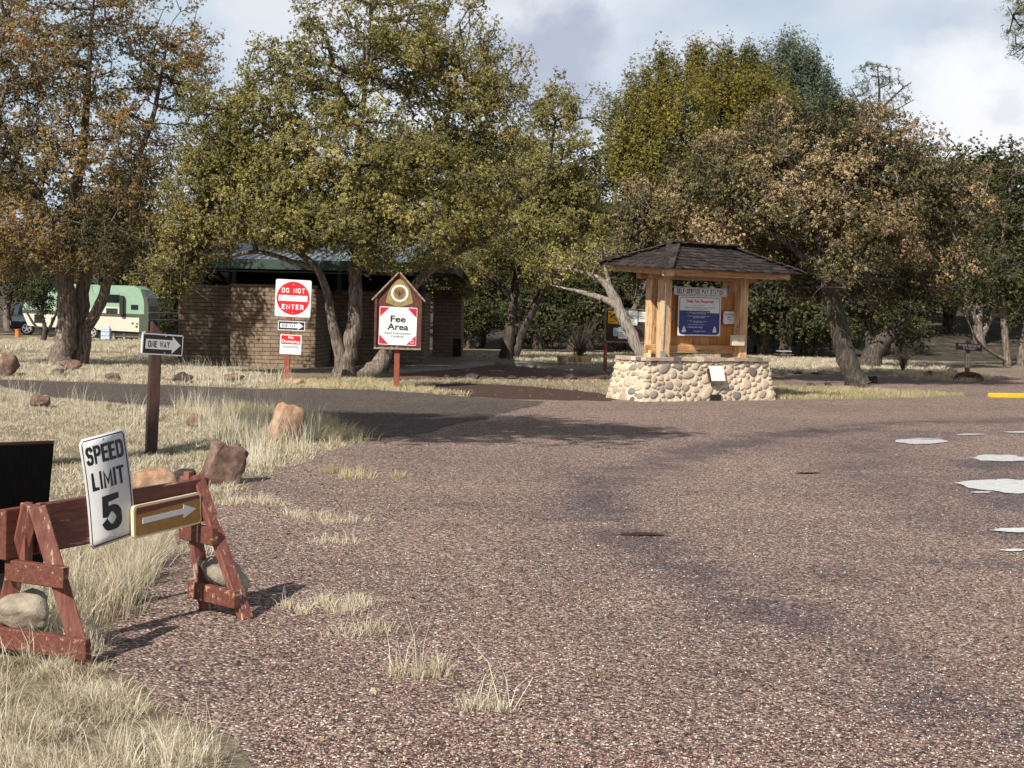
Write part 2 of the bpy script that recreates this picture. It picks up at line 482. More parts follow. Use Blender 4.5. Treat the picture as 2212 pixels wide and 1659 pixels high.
M['concrete'] = pmat('concrete', (0.20, 0.18, 0.16), (0.30, 0.27, 0.24), 5, 0.85, 0.3)
M['tyre'] = pmat('tyre_rubber', (0.015, 0.015, 0.016), (0.03, 0.03, 0.03), 20, 0.8, 0)
M['rim'] = pmat('alloy_rim', (0.6, 0.6, 0.62), (0.7, 0.7, 0.72), 20, 0.3, 0, metallic=0.6)
M['mint'] = pmat('mint_trailer_panel', (0.24, 0.38, 0.27), (0.28, 0.43, 0.31), 3, 0.35, 0)
M['olive_panel'] = pmat('olive_trailer_panel', (0.06, 0.075, 0.05), (0.08, 0.09, 0.06), 3, 0.4, 0)
M['trailer_white'] = pmat('trailer_white', (0.55, 0.53, 0.44), (0.64, 0.61, 0.52), 3, 0.4, 0)
M['glass'] = pmat('dark_glass', (0.01, 0.012, 0.015), (0.02, 0.022, 0.027), 3, 0.06, 0)
M['car_blue'] = pmat('pale_blue_car_paint', (0.25, 0.36, 0.48), (0.3, 0.42, 0.54), 3, 0.25, 0)
M['clear_plastic'] = pmat('translucent_plastic', (0.42, 0.50, 0.62), (0.55, 0.62, 0.72), 5, 0.3, 0)
M['orange'] = pmat('orange_plastic', (0.5, 0.14, 0.03), (0.6, 0.18, 0.04), 5, 0.5, 0)

def slump_block():
    m, t, b = new_mat('slump_block_wall')
    c = node(t, 'ShaderNodeUVMap')
    v0 = node(t, 'ShaderNodeMapping'); t.links.new(c.outputs[0], v0.inputs[0])
    wob = node(t, 'ShaderNodeMix', data_type='VECTOR'); wob.inputs[0].default_value = 0.03
    nz = node(t, 'ShaderNodeTexNoise'); nz.inputs['Scale'].default_value = 3.0
    t.links.new(v0.outputs[0], nz.inputs[0]); t.links.new(v0.outputs[0], wob.inputs[4]); t.links.new(nz.outputs['Color'], wob.inputs[5])
    br = node(t, 'ShaderNodeTexBrick')
    br.inputs['Scale'].default_value = 1.0; br.inputs['Brick Width'].default_value = 0.41; br.inputs['Row Height'].default_value = 0.102
    br.inputs['Mortar Size'].default_value = 0.009; br.inputs['Mortar Smooth'].default_value = 0.4
    br.inputs['Color1'].default_value = (0.27, 0.195, 0.135, 1); br.inputs['Color2'].default_value = (0.20, 0.145, 0.10, 1)
    br.inputs['Mortar'].default_value = (0.075, 0.057, 0.043, 1)
    t.links.new(wob.outputs[1], br.inputs[0])
    f = noise(t, v0.outputs[0], 6, 8, 0.65)
    r = ramp(t, f, [(0.3, (0.7, 0.7, 0.7)), (0.7, (1.25, 1.25, 1.25))])
    t.links.new(mixc(t, 1.0, br.outputs[0], r, 'MULTIPLY'), b.inputs['Base Color'])
    b.inputs['Roughness'].default_value = 0.92
    inv = node(t, 'ShaderNodeMath', operation='SUBTRACT'); inv.inputs[0].default_value = 1
    t.links.new(br.outputs['Fac'], inv.inputs[1])
    bump(t, b, inv.outputs[0], 0.9, 0.02)
    return m
M['block'] = slump_block()

def gravel_mat(name, scale, stops, bstr, bdist, wet=False, big=None):
    """chippings: one colour per stone, real wetness as gloss where the lane dips"""
    m, t, b = new_mat(name)
    v = coords(t)
    vo = node(t, 'ShaderNodeTexVoronoi'); vo.inputs['Scale'].default_value = scale
    t.links.new(v, vo.inputs[0])
    sep = node(t, 'ShaderNodeSeparateColor'); t.links.new(vo.outputs['Color'], sep.inputs[0])
    c = ramp(t, sep.outputs[0], stops)
    inv = node(t, 'ShaderNodeMath', operation='MULTIPLY'); inv.inputs[1].default_value = scale * 0.012 / 0.6
    t.links.new(vo.outputs['Distance'], inv.inputs[0])
    edge = ramp(t, vo.outputs['Distance'], [(0.46, (1, 1, 1)), (0.80, (0.50, 0.47, 0.46))])
    c = mixc(t, 1.0, c, edge, 'MULTIPLY')
    lg = noise(t, v, 0.35, 5, 0.6)
    c = mixc(t, 1.0, c, ramp(t, lg, [(0.3, (0.80, 0.80, 0.82)), (0.7, (1.14, 1.12, 1.08))]), 'MULTIPLY')
    neg = node(t, 'ShaderNodeMath', operation='SUBTRACT'); neg.inputs[0].default_value = 1
    t.links.new(vo.outputs['Distance'], neg.inputs[1])
    hgt = node(t, 'ShaderNodeMath', operation='ADD'); t.links.new(neg.outputs[0], hgt.inputs[0])
    sc = node(t, 'ShaderNodeMath', operation='MULTIPLY'); sc.inputs[1].default_value = 0.5
    t.links.new(sep.outputs[1], sc.inputs[0]); t.links.new(sc.outputs[0], hgt.inputs[1])
    bump(t, b, hgt.outputs[0], bstr, bdist)
    if wet:
        # damp wheel tracks: a 'wet' value stored on the road mesh along the lines the tyres take
        at_ = node(t, 'ShaderNodeAttribute', attribute_name='wet')
        nn = noise(t, v, 1.1, 6, 0.65)
        w_ = node(t, 'ShaderNodeMath', operation='MULTIPLY'); t.links.new(at_.outputs['Fac'], w_.inputs[0])
        t.links.new(ramp(t, nn, [(0.36, (0.15,) * 3), (0.58, (1,) * 3)]), w_.inputs[1])
        w = w_.outputs[0]
        c = mixc(t, 1.0, c, ramp(t, w, [(0.05, (1, 1, 1)), (0.75, (0.50, 0.52, 0.60))]), 'MULTIPLY')
        st = noise(t, v, 1.6, 5, 0.6)
        c = mixc(t, 1.0, c, ramp(t, st, [(0.30, (0.72, 0.70, 0.70)), (0.42, (1, 1, 1))]), 'MULTIPLY')
        rr = ramp(t, w, [(0.1, (0.85,) * 3), (0.8, (0.30,) * 3)])
        t.links.new(rr, b.inputs['Roughness'])
    else:
        b.inputs['Roughness'].default_value = 0.85
    t.links.new(c, b.inputs['Base Color'])
    return m

RED_STOPS = [(0.0, (0.035, 0.030, 0.030)), (0.2, (0.10, 0.076, 0.073)), (0.36, (0.25, 0.138, 0.122)), (0.6, (0.335, 0.232, 0.203)), (0.82, (0.45, 0.32, 0.265)), (0.94, (0.60, 0.49, 0.41)), (0.98, (0.82, 0.76, 0.69)), (1.0, (0.88, 0.83, 0.77))]
M['road'] = gravel_mat('red_chipseal', 72, RED_STOPS, 1.0, 0.011, wet=True)
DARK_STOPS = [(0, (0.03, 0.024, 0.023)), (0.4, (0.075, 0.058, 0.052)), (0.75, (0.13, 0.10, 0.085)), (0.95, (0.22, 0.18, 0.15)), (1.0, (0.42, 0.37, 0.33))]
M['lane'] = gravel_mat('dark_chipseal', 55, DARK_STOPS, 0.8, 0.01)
BED_STOPS = [(0, (0.07, 0.03, 0.022)), (0.5, (0.17, 0.085, 0.062)), (0.9, (0.28, 0.16, 0.12)), (1.0, (0.5, 0.36, 0.28))]
M['bed'] = gravel_mat('red_cinder', 30, BED_STOPS, 0.8, 0.02)
M['pebble'] = leafmat('loose_chippings', RED_STOPS, 0.0, 0.8)

def ground_mat():
    m, t, b = new_mat('dry_meadow_soil')
    v = coords(t)
    f = noise(t, v, 22, 8, 0.7)
    c = ramp(t, f, [(0.34, (0.08, 0.06, 0.042)), (0.5, (0.22, 0.18, 0.12)), (0.68, (0.46, 0.40, 0.29))])
    g = noise(t, v, 0.45, 6, 0.6)
    c = mixc(t, ramp(t, g, [(0.5, (0, 0, 0)), (0.72, (0.75,) * 3)]), c, (0.17, 0.12, 0.07))
    t.links.new(c, b.inputs['Base Color'])
    b.inputs['Roughness'].default_value = 0.95
    bump(t, b, f, 0.8, 0.04)
    return m
M['ground'] = ground_mat()
def hill_mat():
    m, t, b = new_mat('leaf_littered_slope')
    v = coords(t)
    f = noise(t, v, 1.8, 9, 0.7)
    c = ramp(t, f, [(0.38, (0.018, 0.016, 0.011)), (0.5, (0.05, 0.04, 0.028)), (0.68, (0.13, 0.105, 0.07))])
    t.links.new(c, b.inputs['Base Color'])
    b.inputs['Roughness'].default_value = 0.95
    bump(t, b, f, 0.8, 0.2)
    return m
M['hill'] = hill_mat()

def water_mat():
    m, t, b = new_mat('puddle_water')
    b.inputs['Base Color'].default_value = (0.085, 0.062, 0.048, 1)
    b.inputs['Roughness'].default_value = 0.015
    b.inputs['IOR'].default_value = 1.5
    v = coords(t)
    bump(t, b, noise(t, v, 7, 2, 0.5), 0.02, 0.01)
    return m
M['water'] = water_mat()
M['white_puddle'] = pmat('painted_white_puddle', (0.80, 0.83, 0.87), (0.93, 0.94, 0.96), 7, 0.2, 0.3, lo=.3, hi=.55, dist=0.004, chips=((0.20, 0.17, 0.17), 16, 0.60))  # bright puddle surface put into a near-white colour, not reflected

M['bark_grey'] = barkmat('juniper_bark', (0.035, 0.026, 0.02), (0.16, 0.125, 0.10), (0.36, 0.31, 0.27))
M['bark_dark'] = barkmat('oak_bark', (0.018, 0.014, 0.012), (0.06, 0.048, 0.038), (0.16, 0.13, 0.10))
M['bark_pale'] = barkmat('bare_bark', (0.10, 0.08, 0.065), (0.28, 0.235, 0.20), (0.46, 0.42, 0.38))
M['twig'] = barkmat('grey_twig', (0.05, 0.04, 0.033), (0.13, 0.105, 0.088), (0.30, 0.26, 0.23))
M['leaf_olive'] = leafmat('juniper_foliage', [(0, (0.055, 0.056, 0.017)), (0.35, (0.168, 0.154, 0.046)), (0.75, (0.349, 0.307, 0.101)), (0.92, (0.503, 0.427, 0.164)), (0.94, (0.290, 0.168, 0.017)), (1, (0.458, 0.277, 0.026))])
M['leaf_rust'] = leafmat('seeding_juniper_foliage', [(0, (0.050, 0.050, 0.020)), (0.35, (0.138, 0.116, 0.050)), (0.68, (0.275, 0.209, 0.088)), (0.92, (0.484, 0.297, 0.110)), (0.94, (0.440, 0.319, 0.033)), (1, (0.528, 0.363, 0.033))])
M['leaf_gold'] = leafmat('golden_juniper_foliage', [(0, (0.050, 0.055, 0.013)), (0.35, (0.143, 0.138, 0.031)), (0.8, (0.330, 0.275, 0.055)), (0.93, (0.462, 0.363, 0.077)), (0.94, (0.605, 0.363, 0.022)), (1, (0.660, 0.396, 0.022))])
M['leaf_blue'] = leafmat('blue_green_foliage', [(0, (0.043, 0.064, 0.043)), (0.5, (0.144, 0.179, 0.115)), (1, (0.316, 0.359, 0.245))])
M['leaf_oak'] = leafmat('dry_oak_foliage', [(0, (0.024, 0.034, 0.014)), (0.3, (0.078, 0.082, 0.034)), (0.5, (0.174, 0.144, 0.066)), (0.75, (0.348, 0.258, 0.138)), (0.93, (0.564, 0.420, 0.252)), (0.94, (0.30, 0.20, 0.02)), (1, (0.48, 0.32, 0.03))])
M['leaf_dark'] = leafmat('evergreen_oak_foliage', [(0, (0.017, 0.025, 0.011)), (0.5, (0.057, 0.069, 0.029)), (0.85, (0.138, 0.138, 0.052)), (1, (0.230, 0.196, 0.069))])
M['grass'] = leafmat('dry_grass', [(0, (0.10, 0.09, 0.055)), (0.2, (0.28, 0.24, 0.16)), (0.5, (0.56, 0.49, 0.36)), (0.8, (0.72, 0.66, 0.52)), (1, (0.87, 0.83, 0.72))], 0.3, 0.6)
M['grass_gold'] = leafmat('golden_grass', [(0, (0.12, 0.12, 0.05)), (0.35, (0.36, 0.31, 0.17)), (0.7, (0.58, 0.50, 0.31)), (1, (0.76, 0.69, 0.48))], 0.3, 0.6)

def rock_mat(name, c1, c2, c3):
    m, t, b = new_mat(name)
    v = coords(t)
    f = noise(t, v, 6, 9, 0.7)
    t.links.new(ramp(t, f, [(0.32, c1), (0.5, c2), (0.68, c3)]), b.inputs['Base Color'])
    b.inputs['Roughness'].default_value = 0.9
    bump(t, b, f, 0.8, 0.03)
    return m
M['rock_tan'] = rock_mat('tan_sandstone', (0.20, 0.10, 0.06), (0.38, 0.235, 0.15), (0.50, 0.38, 0.28))
M['rock_brown'] = rock_mat('brown_stone', (0.06, 0.036, 0.028), (0.17, 0.105, 0.08), (0.34, 0.25, 0.2))
M['rock_dark'] = rock_mat('dark_basalt', (0.02, 0.016, 0.016), (0.05, 0.038, 0.035), (0.11, 0.085, 0.075))
M['rock_grey'] = rock_mat('grey_river_stone', (0.17, 0.14, 0.11), (0.33, 0.28, 0.22), (0.48, 0.42, 0.34))
def wall_stone():
    m, t, b = new_mat('river_stone_and_mortar')
    a = node(t, 'ShaderNodeAttribute', attribute_name='tone')
    c = ramp(t, a.outputs['Fac'], [(0, (0.62, 0.54, 0.42)), (0.1, (0.62, 0.54, 0.42)), (0.12, (0.13, 0.08, 0.075)), (0.2, (0.20, 0.19, 0.165)), (0.35, (0.33, 0.27, 0.22)),
                                   (0.55, (0.42, 0.31, 0.24)), (0.75, (0.54, 0.43, 0.32)), (0.93, (0.60, 0.47, 0.34)), (1.0, (0.36, 0.15, 0.08))])
    v = coords(t)
    f = noise(t, v, 24, 8, 0.7)
    t.links.new(mixc(t, 1.0, c, ramp(t, f, [(0.3, (0.78,) * 3), (0.7, (1.2,) * 3)]), 'MULTIPLY'), b.inputs['Base Color'])
    b.inputs['Roughness'].default_value = 0.9
    bump(t, b, f, 0.5, 0.01)
    return m
M['wall_stone'] = wall_stone()

# ------------------------------------------------------------------ ground, road, gravel
def build_ground():
    xs = np.concatenate([np.arange(-260, -60, 8), np.arange(-60, -30, 3), np.arange(-30, 30, 1.0), np.arange(30, 60, 3), np.arange(60, 261, 8)])
    ys = np.concatenate([np.arange(-60, 0, 6), np.arange(0, 40, 2.0), np.arange(40, 72, 1.0), np.arange(72, 130, 3), np.arange(130, 330, 10)])
    X, Y = np.meshgrid(xs, ys)
    V = np.stack([X, Y, H(X, Y)], -1).reshape(-1, 3)
    nx, ny = len(xs), len(ys)
    i = np.arange(nx * ny).reshape(ny, nx)
    Fq = np.stack([i[:-1, :-1], i[:-1, 1:], i[1:, 1:], i[1:, :-1]], -1).reshape(-1, 4)
    cy = V[Fq].mean(1)
    me = nmesh('ground', V, Fq, smooth=True)
    o = link('ground', me, M['ground'])
    me.materials.append(M['hill'])
    me.polygons.foreach_set('material_index', ((cy[:, 1] > 60 + 3 * np.sin(cy[:, 0] * .3)) & (cy[:, 0] > -12) | (cy[:, 1] > 92)).astype(np.int32))
    tag(o, kind='structure')
build_ground()

def densify(poly, step, jit, rng):
    out = []
    n = len(poly)
    for i in range(n):
        a, b = np.array(poly[i]), np.array(poly[(i + 1) % n])
        k = max(1, int(np.linalg.norm(b - a) / step))
        for j in range(k):
            q = a + (b - a) * j / k
            out.append(q + rng.normal(0, jit, 2))
    return out

def sheet(name, px=None, dz=0.004, mat=None, jit=0.03, step=0.3, grid=1.0, world=None, thick=0.0, seed=0):
    rng = np.random.default_rng(seed)
    pts = [G(*p)[:2] for p in px] if world is None else [np.array(p[:2]) for p in world]
    b = densify(pts, step, jit, rng)
    nb = len(b)
    b = np.array(b)
    x0, y0, x1, y1 = b[:, 0].min(), b[:, 1].min(), b[:, 0].max(), b[:, 1].max()
    gx, gy = np.meshgrid(np.arange(x0, x1, grid), np.arange(y0, y1, grid))
    inner = np.stack([gx.ravel(), gy.ravel()], 1)
    allp = [Vector((float(p[0]), float(p[1]))) for p in np.concatenate([b, inner])]
    r = delaunay_2d_cdt(allp, [(i, (i + 1) % nb) for i in range(nb)], [], 1, 1e-5)
    V = np.array([(p.x, p.y) for p in r[0]])
    V3 = np.column_stack([V, H(V[:, 0], V[:, 1]) + dz])
    T = np.array([t for t in r[2] if len(t) == 3])
    if thick:
        edge = [e for e in r[1]]
    me = nmesh(name, V3, T)
    return link(name, me, mat)

ROAD_PX = [(700, 1760), (560, 1660), (470, 1600), (380, 1530), (300, 1470), (215, 1420), (235, 1370), (290, 1320), (330, 1250), (370, 1180), (420, 1110), (470, 1090), (500, 1070),
           (570, 1030), (640, 1003), (700, 978), (780, 962), (800, 948), (740, 925), (700, 905), (600, 885), (420, 880), (311, 875), (200, 866), (107, 857), (50, 843), (0, 834), (-120, 822),
           (-120, 815), (0, 820), (200, 827), (400, 834), (560, 841), (650, 838), (800, 842), (900, 848), (1010, 858), (1100, 863), (1320, 869), (1500, 869), (1700, 867), (1900, 863),
           (2060, 858), (2100, 855), (2050, 850), (1950, 845), (1870, 838), (1700, 836), (1690, 812), (1760, 807), (1900, 805), (2050, 803), (2300, 801), (2700, 800), (2900, 830), (3300, 1760)]
s = sheet('road', ROAD_PX, 0.004, M['road'], 0.04, 0.25, 0.4); tag(s, kind='structure')
def wetness(o, lines):
    n = len(o.data.vertices)
    co = np.empty(n * 3, np.float32); o.data.vertices.foreach_get('co', co); co = co.reshape(-1, 3)[:, :2]
    w = np.zeros(n)
    for px, wid, amp in lines:
        L_ = np.array([G(*p)[:2] for p in px])
        for a, b in zip(L_[:-1], L_[1:]):
            ab = b - a
            t_ = np.clip(((co - a) @ ab) / (ab @ ab), 0, 1)
            d = np.linalg.norm(co - a - t_[:, None] * ab, axis=1)
            w = np.maximum(w, amp * np.exp(-(d / wid) ** 2))
    at = o.data.attributes.new('wet', 'FLOAT', 'POINT'); at.data.foreach_set('value', w.astype(np.float32))
wetness(s, [([(2300, 905), (1950, 915), (1650, 945), (1450, 990), (1330, 1040), (1290, 1100), (1330, 1165), (1450, 1215), (1560, 1262), (1660, 1330), (1780, 1410), (1900, 1480), (2100, 1560)], .38, 1.0),
            ([(2300, 1230), (2050, 1215), (1800, 1235), (1640, 1290)], .28, .55), ([(2300, 935), (2050, 935), (1900, 955), (1850, 1010), (1900, 1080), (2060, 1130), (2300, 1180)], .55, .6),
            ([(2300, 1000), (2150, 1000), (2120, 1050), (2200, 1090), (2300, 1150)], .45, .9), ([(1200, 1010), (1180, 1150), (1350, 1330), (1700, 1560)], .5, .3)])
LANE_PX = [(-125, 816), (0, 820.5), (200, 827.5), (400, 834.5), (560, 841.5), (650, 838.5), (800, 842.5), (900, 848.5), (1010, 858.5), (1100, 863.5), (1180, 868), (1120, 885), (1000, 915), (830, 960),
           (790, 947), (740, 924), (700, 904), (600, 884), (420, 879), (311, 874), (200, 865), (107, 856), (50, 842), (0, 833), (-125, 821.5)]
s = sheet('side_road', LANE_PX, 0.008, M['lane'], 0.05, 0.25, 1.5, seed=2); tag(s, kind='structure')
PATH_PX = [(840, 808), (933, 801), (1071, 787), (1304, 806), (1340, 803), (1131, 783), (1060, 778), (992, 773), (915, 773), (840, 778)]
s = sheet('concrete_path', PATH_PX, 0.05, M['concrete'], 0.0, 0.5, 1.0); tag(s, kind='structure')
m_ = s.modifiers.new('slab', 'SOLIDIFY'); m_.thickness = 0.1; m_.offset = -1
BED_PX = [(850, 822), (860, 809), (933, 802.5), (1071, 788.5), (1304, 807.5), (1345, 806), (1345, 822), (1180, 823), (1000, 821)]
s = sheet('gravel_bed', BED_PX, 0.02, M['bed'], 0.05, 0.3, 1.0, seed=4); tag(s, kind='structure')
SOIL_PX = [(930, 848), (930, 832), (1020, 828), (1150, 835), (1300, 850), (1330, 858), (1330, 867), (1100, 862), (1012, 857)]
M['soil'] = pmat('red_soil_with_shade', (0.03, 0.014, 0.010), (0.085, 0.04, 0.028), 9, 0.9, 0.6, dist=0.03)
s = sheet('shaded_soil', SOIL_PX, 0.004, M['soil'], 0.06, 0.25, 1.0, seed=5); tag(s, kind='structure')  # building and tree shade on this soil is put into its colour

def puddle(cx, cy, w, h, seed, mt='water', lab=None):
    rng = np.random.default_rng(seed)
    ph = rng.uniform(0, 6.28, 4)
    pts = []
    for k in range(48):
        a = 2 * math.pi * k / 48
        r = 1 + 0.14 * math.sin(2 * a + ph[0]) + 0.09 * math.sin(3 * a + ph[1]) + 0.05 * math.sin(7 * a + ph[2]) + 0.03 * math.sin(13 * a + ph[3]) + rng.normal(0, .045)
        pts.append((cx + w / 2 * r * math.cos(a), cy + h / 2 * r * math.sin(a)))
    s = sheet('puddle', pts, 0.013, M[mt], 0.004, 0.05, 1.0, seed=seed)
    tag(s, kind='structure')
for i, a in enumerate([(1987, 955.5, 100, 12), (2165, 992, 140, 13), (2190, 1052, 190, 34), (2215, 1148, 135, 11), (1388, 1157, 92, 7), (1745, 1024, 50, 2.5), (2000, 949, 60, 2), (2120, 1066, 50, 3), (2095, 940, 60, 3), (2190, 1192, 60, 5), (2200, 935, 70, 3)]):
    puddle(*a, 30 + i, 'white_puddle' if a[0] > 1900 else 'water')

# ------------------------------------------------------------------ grass
def poly_sample(px, n, rng, world=None):
    pts = [G(*p)[:2] for p in px] if world is None else [np.array(p) for p in world]
    P2 = np.array(pts)
    out = np.zeros((0, 2))
    x0, y0, x1, y1 = P2[:, 0].min(), P2[:, 1].min(), P2[:, 0].max(), P2[:, 1].max()
    while len(out) < n:
        q = rng.uniform((x0, y0), (x1, y1), (n * 2, 2))
        ins = np.zeros(len(q), bool)
        j = len(P2) - 1
        for i in range(len(P2)):
            a, b = P2[i], P2[j]
            c = ((a[1] > q[:, 1]) != (b[1] > q[:, 1])) & (q[:, 0] < (b[0] - a[0]) * (q[:, 1] - a[1]) / (b[1] - a[1] + 1e-12) + a[0])
            ins ^= c
            j = i
        out = np.concatenate([out, q[ins]])
    return out[:n]

def blades(root, height, lean, width, rng, tone, curl=0.5):
    """root (n,3); every blade is two bent quads"""
    n = len(root)
    a = rng.uniform(0, 2 * np.pi, n) if lean.shape[1] == 1 else None
    if a is not None:
        d = np.stack([np.cos(a), np.sin(a), np.zeros(n)], 1) * lean
    else:
        d = np.column_stack([lean, np.zeros(n)])
    h = height[:, None]
    up = np.array([0, 0, 1.0])
    mid = root + up * h * 0.55 + d * h * 0.35
    tip = root + up * h * (1 - 0.25 * np.clip((d ** 2).sum(1, keepdims=True), 0, 2)) + d * h * (0.7 + curl)
    fa = rng.uniform(0, np.pi, n)
    w = np.stack([np.cos(fa), np.sin(fa), np.zeros(n)], 1) * width[:, None] / 2
    V = np.stack([root - w, root + w, mid - w * .8, mid + w * .8, tip - w * .15, tip + w * .15], 1).reshape(-1, 3)
    b = np.arange(n)[:, None] * 6
    Fq = np.concatenate([b + np.array([0, 1, 3, 2]), b + np.array([2, 3, 5, 4])], 1).reshape(-1, 4)
    return V, Fq, np.repeat(tone, 2)

def tufts(centers, per, rad, hmin, hmax, width, rng, tlo=0.2, thi=1.0, spread=0.6):
    n = len(centers) * per
    ci = np.repeat(np.arange(len(centers)), per)
    off = rng.normal(0, 1, (n, 2)) * (rad * rng.uniform(0.4, 1.4, len(centers)))[ci][:, None]
    xy = centers[ci] + off
    z = H(xy[:, 0], xy[:, 1])
    root = np.column_stack([xy, z])
    hs = rng.uniform(0.6, 1.15, len(centers))[ci]
    h = rng.uniform(hmin, hmax, n) * hs
    lean = off / (rad + 1e-6) * 0.28 * spread + rng.normal(0, 0.28 * spread, (n, 2))
    tone = np.clip(rng.uniform(tlo, thi, len(centers))[ci] * 0.5 + rng.uniform(tlo, thi, n) * 0.5, 0, 1)
    return blades(root, h, lean, np.full(n, width), rng, tone)

def join(parts):
    V, Fq, T, b = [], [], [], 0
    for v, f, t in parts:
        V.append(v); Fq.append(f + b); T.append(t); b += len(v)
    return np.concatenate(V), np.concatenate(Fq), np.concatenate(T)

def grass(name, parts, mat, label):
    V, Fq, T = join(parts)
    o = link(name, nmesh(name, V, Fq, T), mat)
    tag(o, label, 'grass', kind='stuff')
    return o

rg = np.random.default_rng(7)
NEAR_PX = [(-60, 1750), (-60, 1450), (0, 1435), (120, 1440), (205, 1440), (270, 1500), (330, 1560), (400, 1610), (520, 1650), (640, 1760)]
c = poly_sample(NEAR_PX, 250, rg); c = c[(np.sin(c[:, 0] * 7 + 2) * np.sin(c[:, 1] * 6) + rg.normal(0, .4, len(c))) > -.45]
UNDER_PX = [(-20, 1430), (-20, 1250), (90, 1200), (210, 1170), (330, 1175), (345, 1230), (300, 1300), (240, 1370), (170, 1420)]
c2 = poly_sample(UNDER_PX, 62, rg)
grass('roadside_grass', [tufts(c[::2], 105, 0.034, 0.025, 0.10, 0.0030, rg, 0.15, 1.0, 1.5), tufts(c[1::2], 60, 0.05, 0.015, 0.06, 0.0034, rg, 0.0, 0.9, 2.2),
                         tufts(c[::9], 24, 0.05, 0.14, 0.30, 0.0028, rg, 0.5, 1, 1.0),
                         tufts(c2, 130, 0.055, 0.10, 0.30, 0.0034, rg, 0.3, 1, 0.8)], M['grass'], 'dry pale bunch grass around the red barricade and in the near left corner')
FIELD_PX = [(-80, 1260), (-80, 850), (0, 840), (50, 850), (107, 862), (200, 871), (311, 880), (420, 885), (600, 892), (690, 908), (735, 930), (790, 952), (700, 975), (640, 1000), (570, 1025), (500, 1065),
            (470, 1085), (410, 1105), (360, 1180), (280, 1190), (150, 1230)]
c = poly_sample(FIELD_PX, 4400, rg); c = c[(np.sin(c[:, 0] * 2.1 + 1) * np.sin(c[:, 1] * 1.3) + .7 * np.sin(c[:, 0] * 5.3 + c[:, 1] * 3.1) + rg.normal(0, .5, len(c))) > -.75]
TALL_PX = [(350, 905), (350, 888), (520, 896), (620, 905), (690, 925), (680, 985), (600, 1010), (500, 1020), (440, 940)]
c2 = poly_sample(TALL_PX, 150, rg)
EDGE_PX = [(380, 900), (420, 885), (600, 890), (690, 906), (780, 950), (700, 970), (600, 985), (500, 960)]
c3 = poly_sample(EDGE_PX, 170, rg)
grass('meadow_grass', [tufts(c, 32, 0.07, 0.015, 0.075, 0.0062, rg, 0.1, 1.0, 2.0),
                       tufts(c2, 9, 0.07, 0.2, 0.5, 0.0048, rg, 0.6, 1, 0.5), tufts(poly_sample([(-20, 885), (0, 850), (200, 880), (330, 900), (300, 930)], 26, rg), 8, 0.06, .2, .45, .0045, rg, .6, 1, .5)], M['grass'], 'pale dry meadow grass on the left between the barricade and the side road')
grass('golden_grass', [tufts(c3, 60, 0.08, 0.06, 0.22, 0.0052, rg, 0.3, 1, 0.9)], M['grass_gold'], 'golden longer grass round the boulders by the side road')
STRIP_PX = [(560, 842), (640, 820), (760, 818), (900, 838), (1000, 852), (1010, 858), (900, 849), (800, 843), (650, 839)]
FARL_PX = [(-100, 812), (-100, 770), (120, 762), (380, 770), (380, 790), (560, 800), (600, 830), (560, 840), (400, 833), (200, 826), (0, 819)]
ISLE_PX = [(1660, 866), (1650, 838), (1870, 840), (1950, 846), (2040, 851), (2090, 855), (2050, 857), (1900, 861.5)]
BANK_PX = [(880, 833), (870, 824), (1000, 822), (1180, 824), (1345, 824), (1345, 862), (1300, 850), (1150, 835), (1020, 828)]
BEHIND_PX = [(1000, 785), (990, 765), (1340, 765), (1700, 772), (2040, 785), (2040, 797), (1880, 803), (1700, 806), (1345, 800), (1131, 782)]
SIGN_PX = [(1900, 812), (2000, 806), (2080, 808), (2140, 818), (2100, 827), (2000, 820)]
FAR2_PX = [(-150, 766), (-150, 735), (60, 730), (380, 733), (380, 768), (120, 760)]
def fill(px, n, hh, w, t0, t1, per=26, rad=0.09, spread=1.0):
    return tufts(poly_sample(px, n, rg), per, rad, hh * 0.4, hh, w, rg, t0, t1, spread)
grass('verge_grass', [fill(STRIP_PX, 420, 0.12, 0.009, 0.3, 1), fill(ISLE_PX, 420, 0.12, 0.009, 0.2, 0.9), fill(SIGN_PX, 110, 0.2, 0.01, 0.4, 1)], M['grass_gold'], 'golden green grass verge along the far side of the road')
grass('far_grass', [fill(FARL_PX, 1500, 0.09, 0.011, 0.2, 1), fill(BANK_PX, 480, 0.1, 0.01, 0.0, 0.7), fill(BEHIND_PX, 1800, 0.13, 0.014, 0.2, 1), fill(FAR2_PX, 1500, 0.13, 0.018, 0.3, 0.9),
                    fill([(380, 832), (380, 815), (600, 822), (640, 836), (560, 840)], 34, 0.6, 0.007, 0.5, 1, 9, 0.10, 0.5), fill([(0, 820), (0, 806), (200, 810), (330, 828)], 16, 0.4, 0.008, 0.5, 1, 9, 0.10, 0.5)],
      M['grass'], 'dry grass under the junipers beyond the side road')

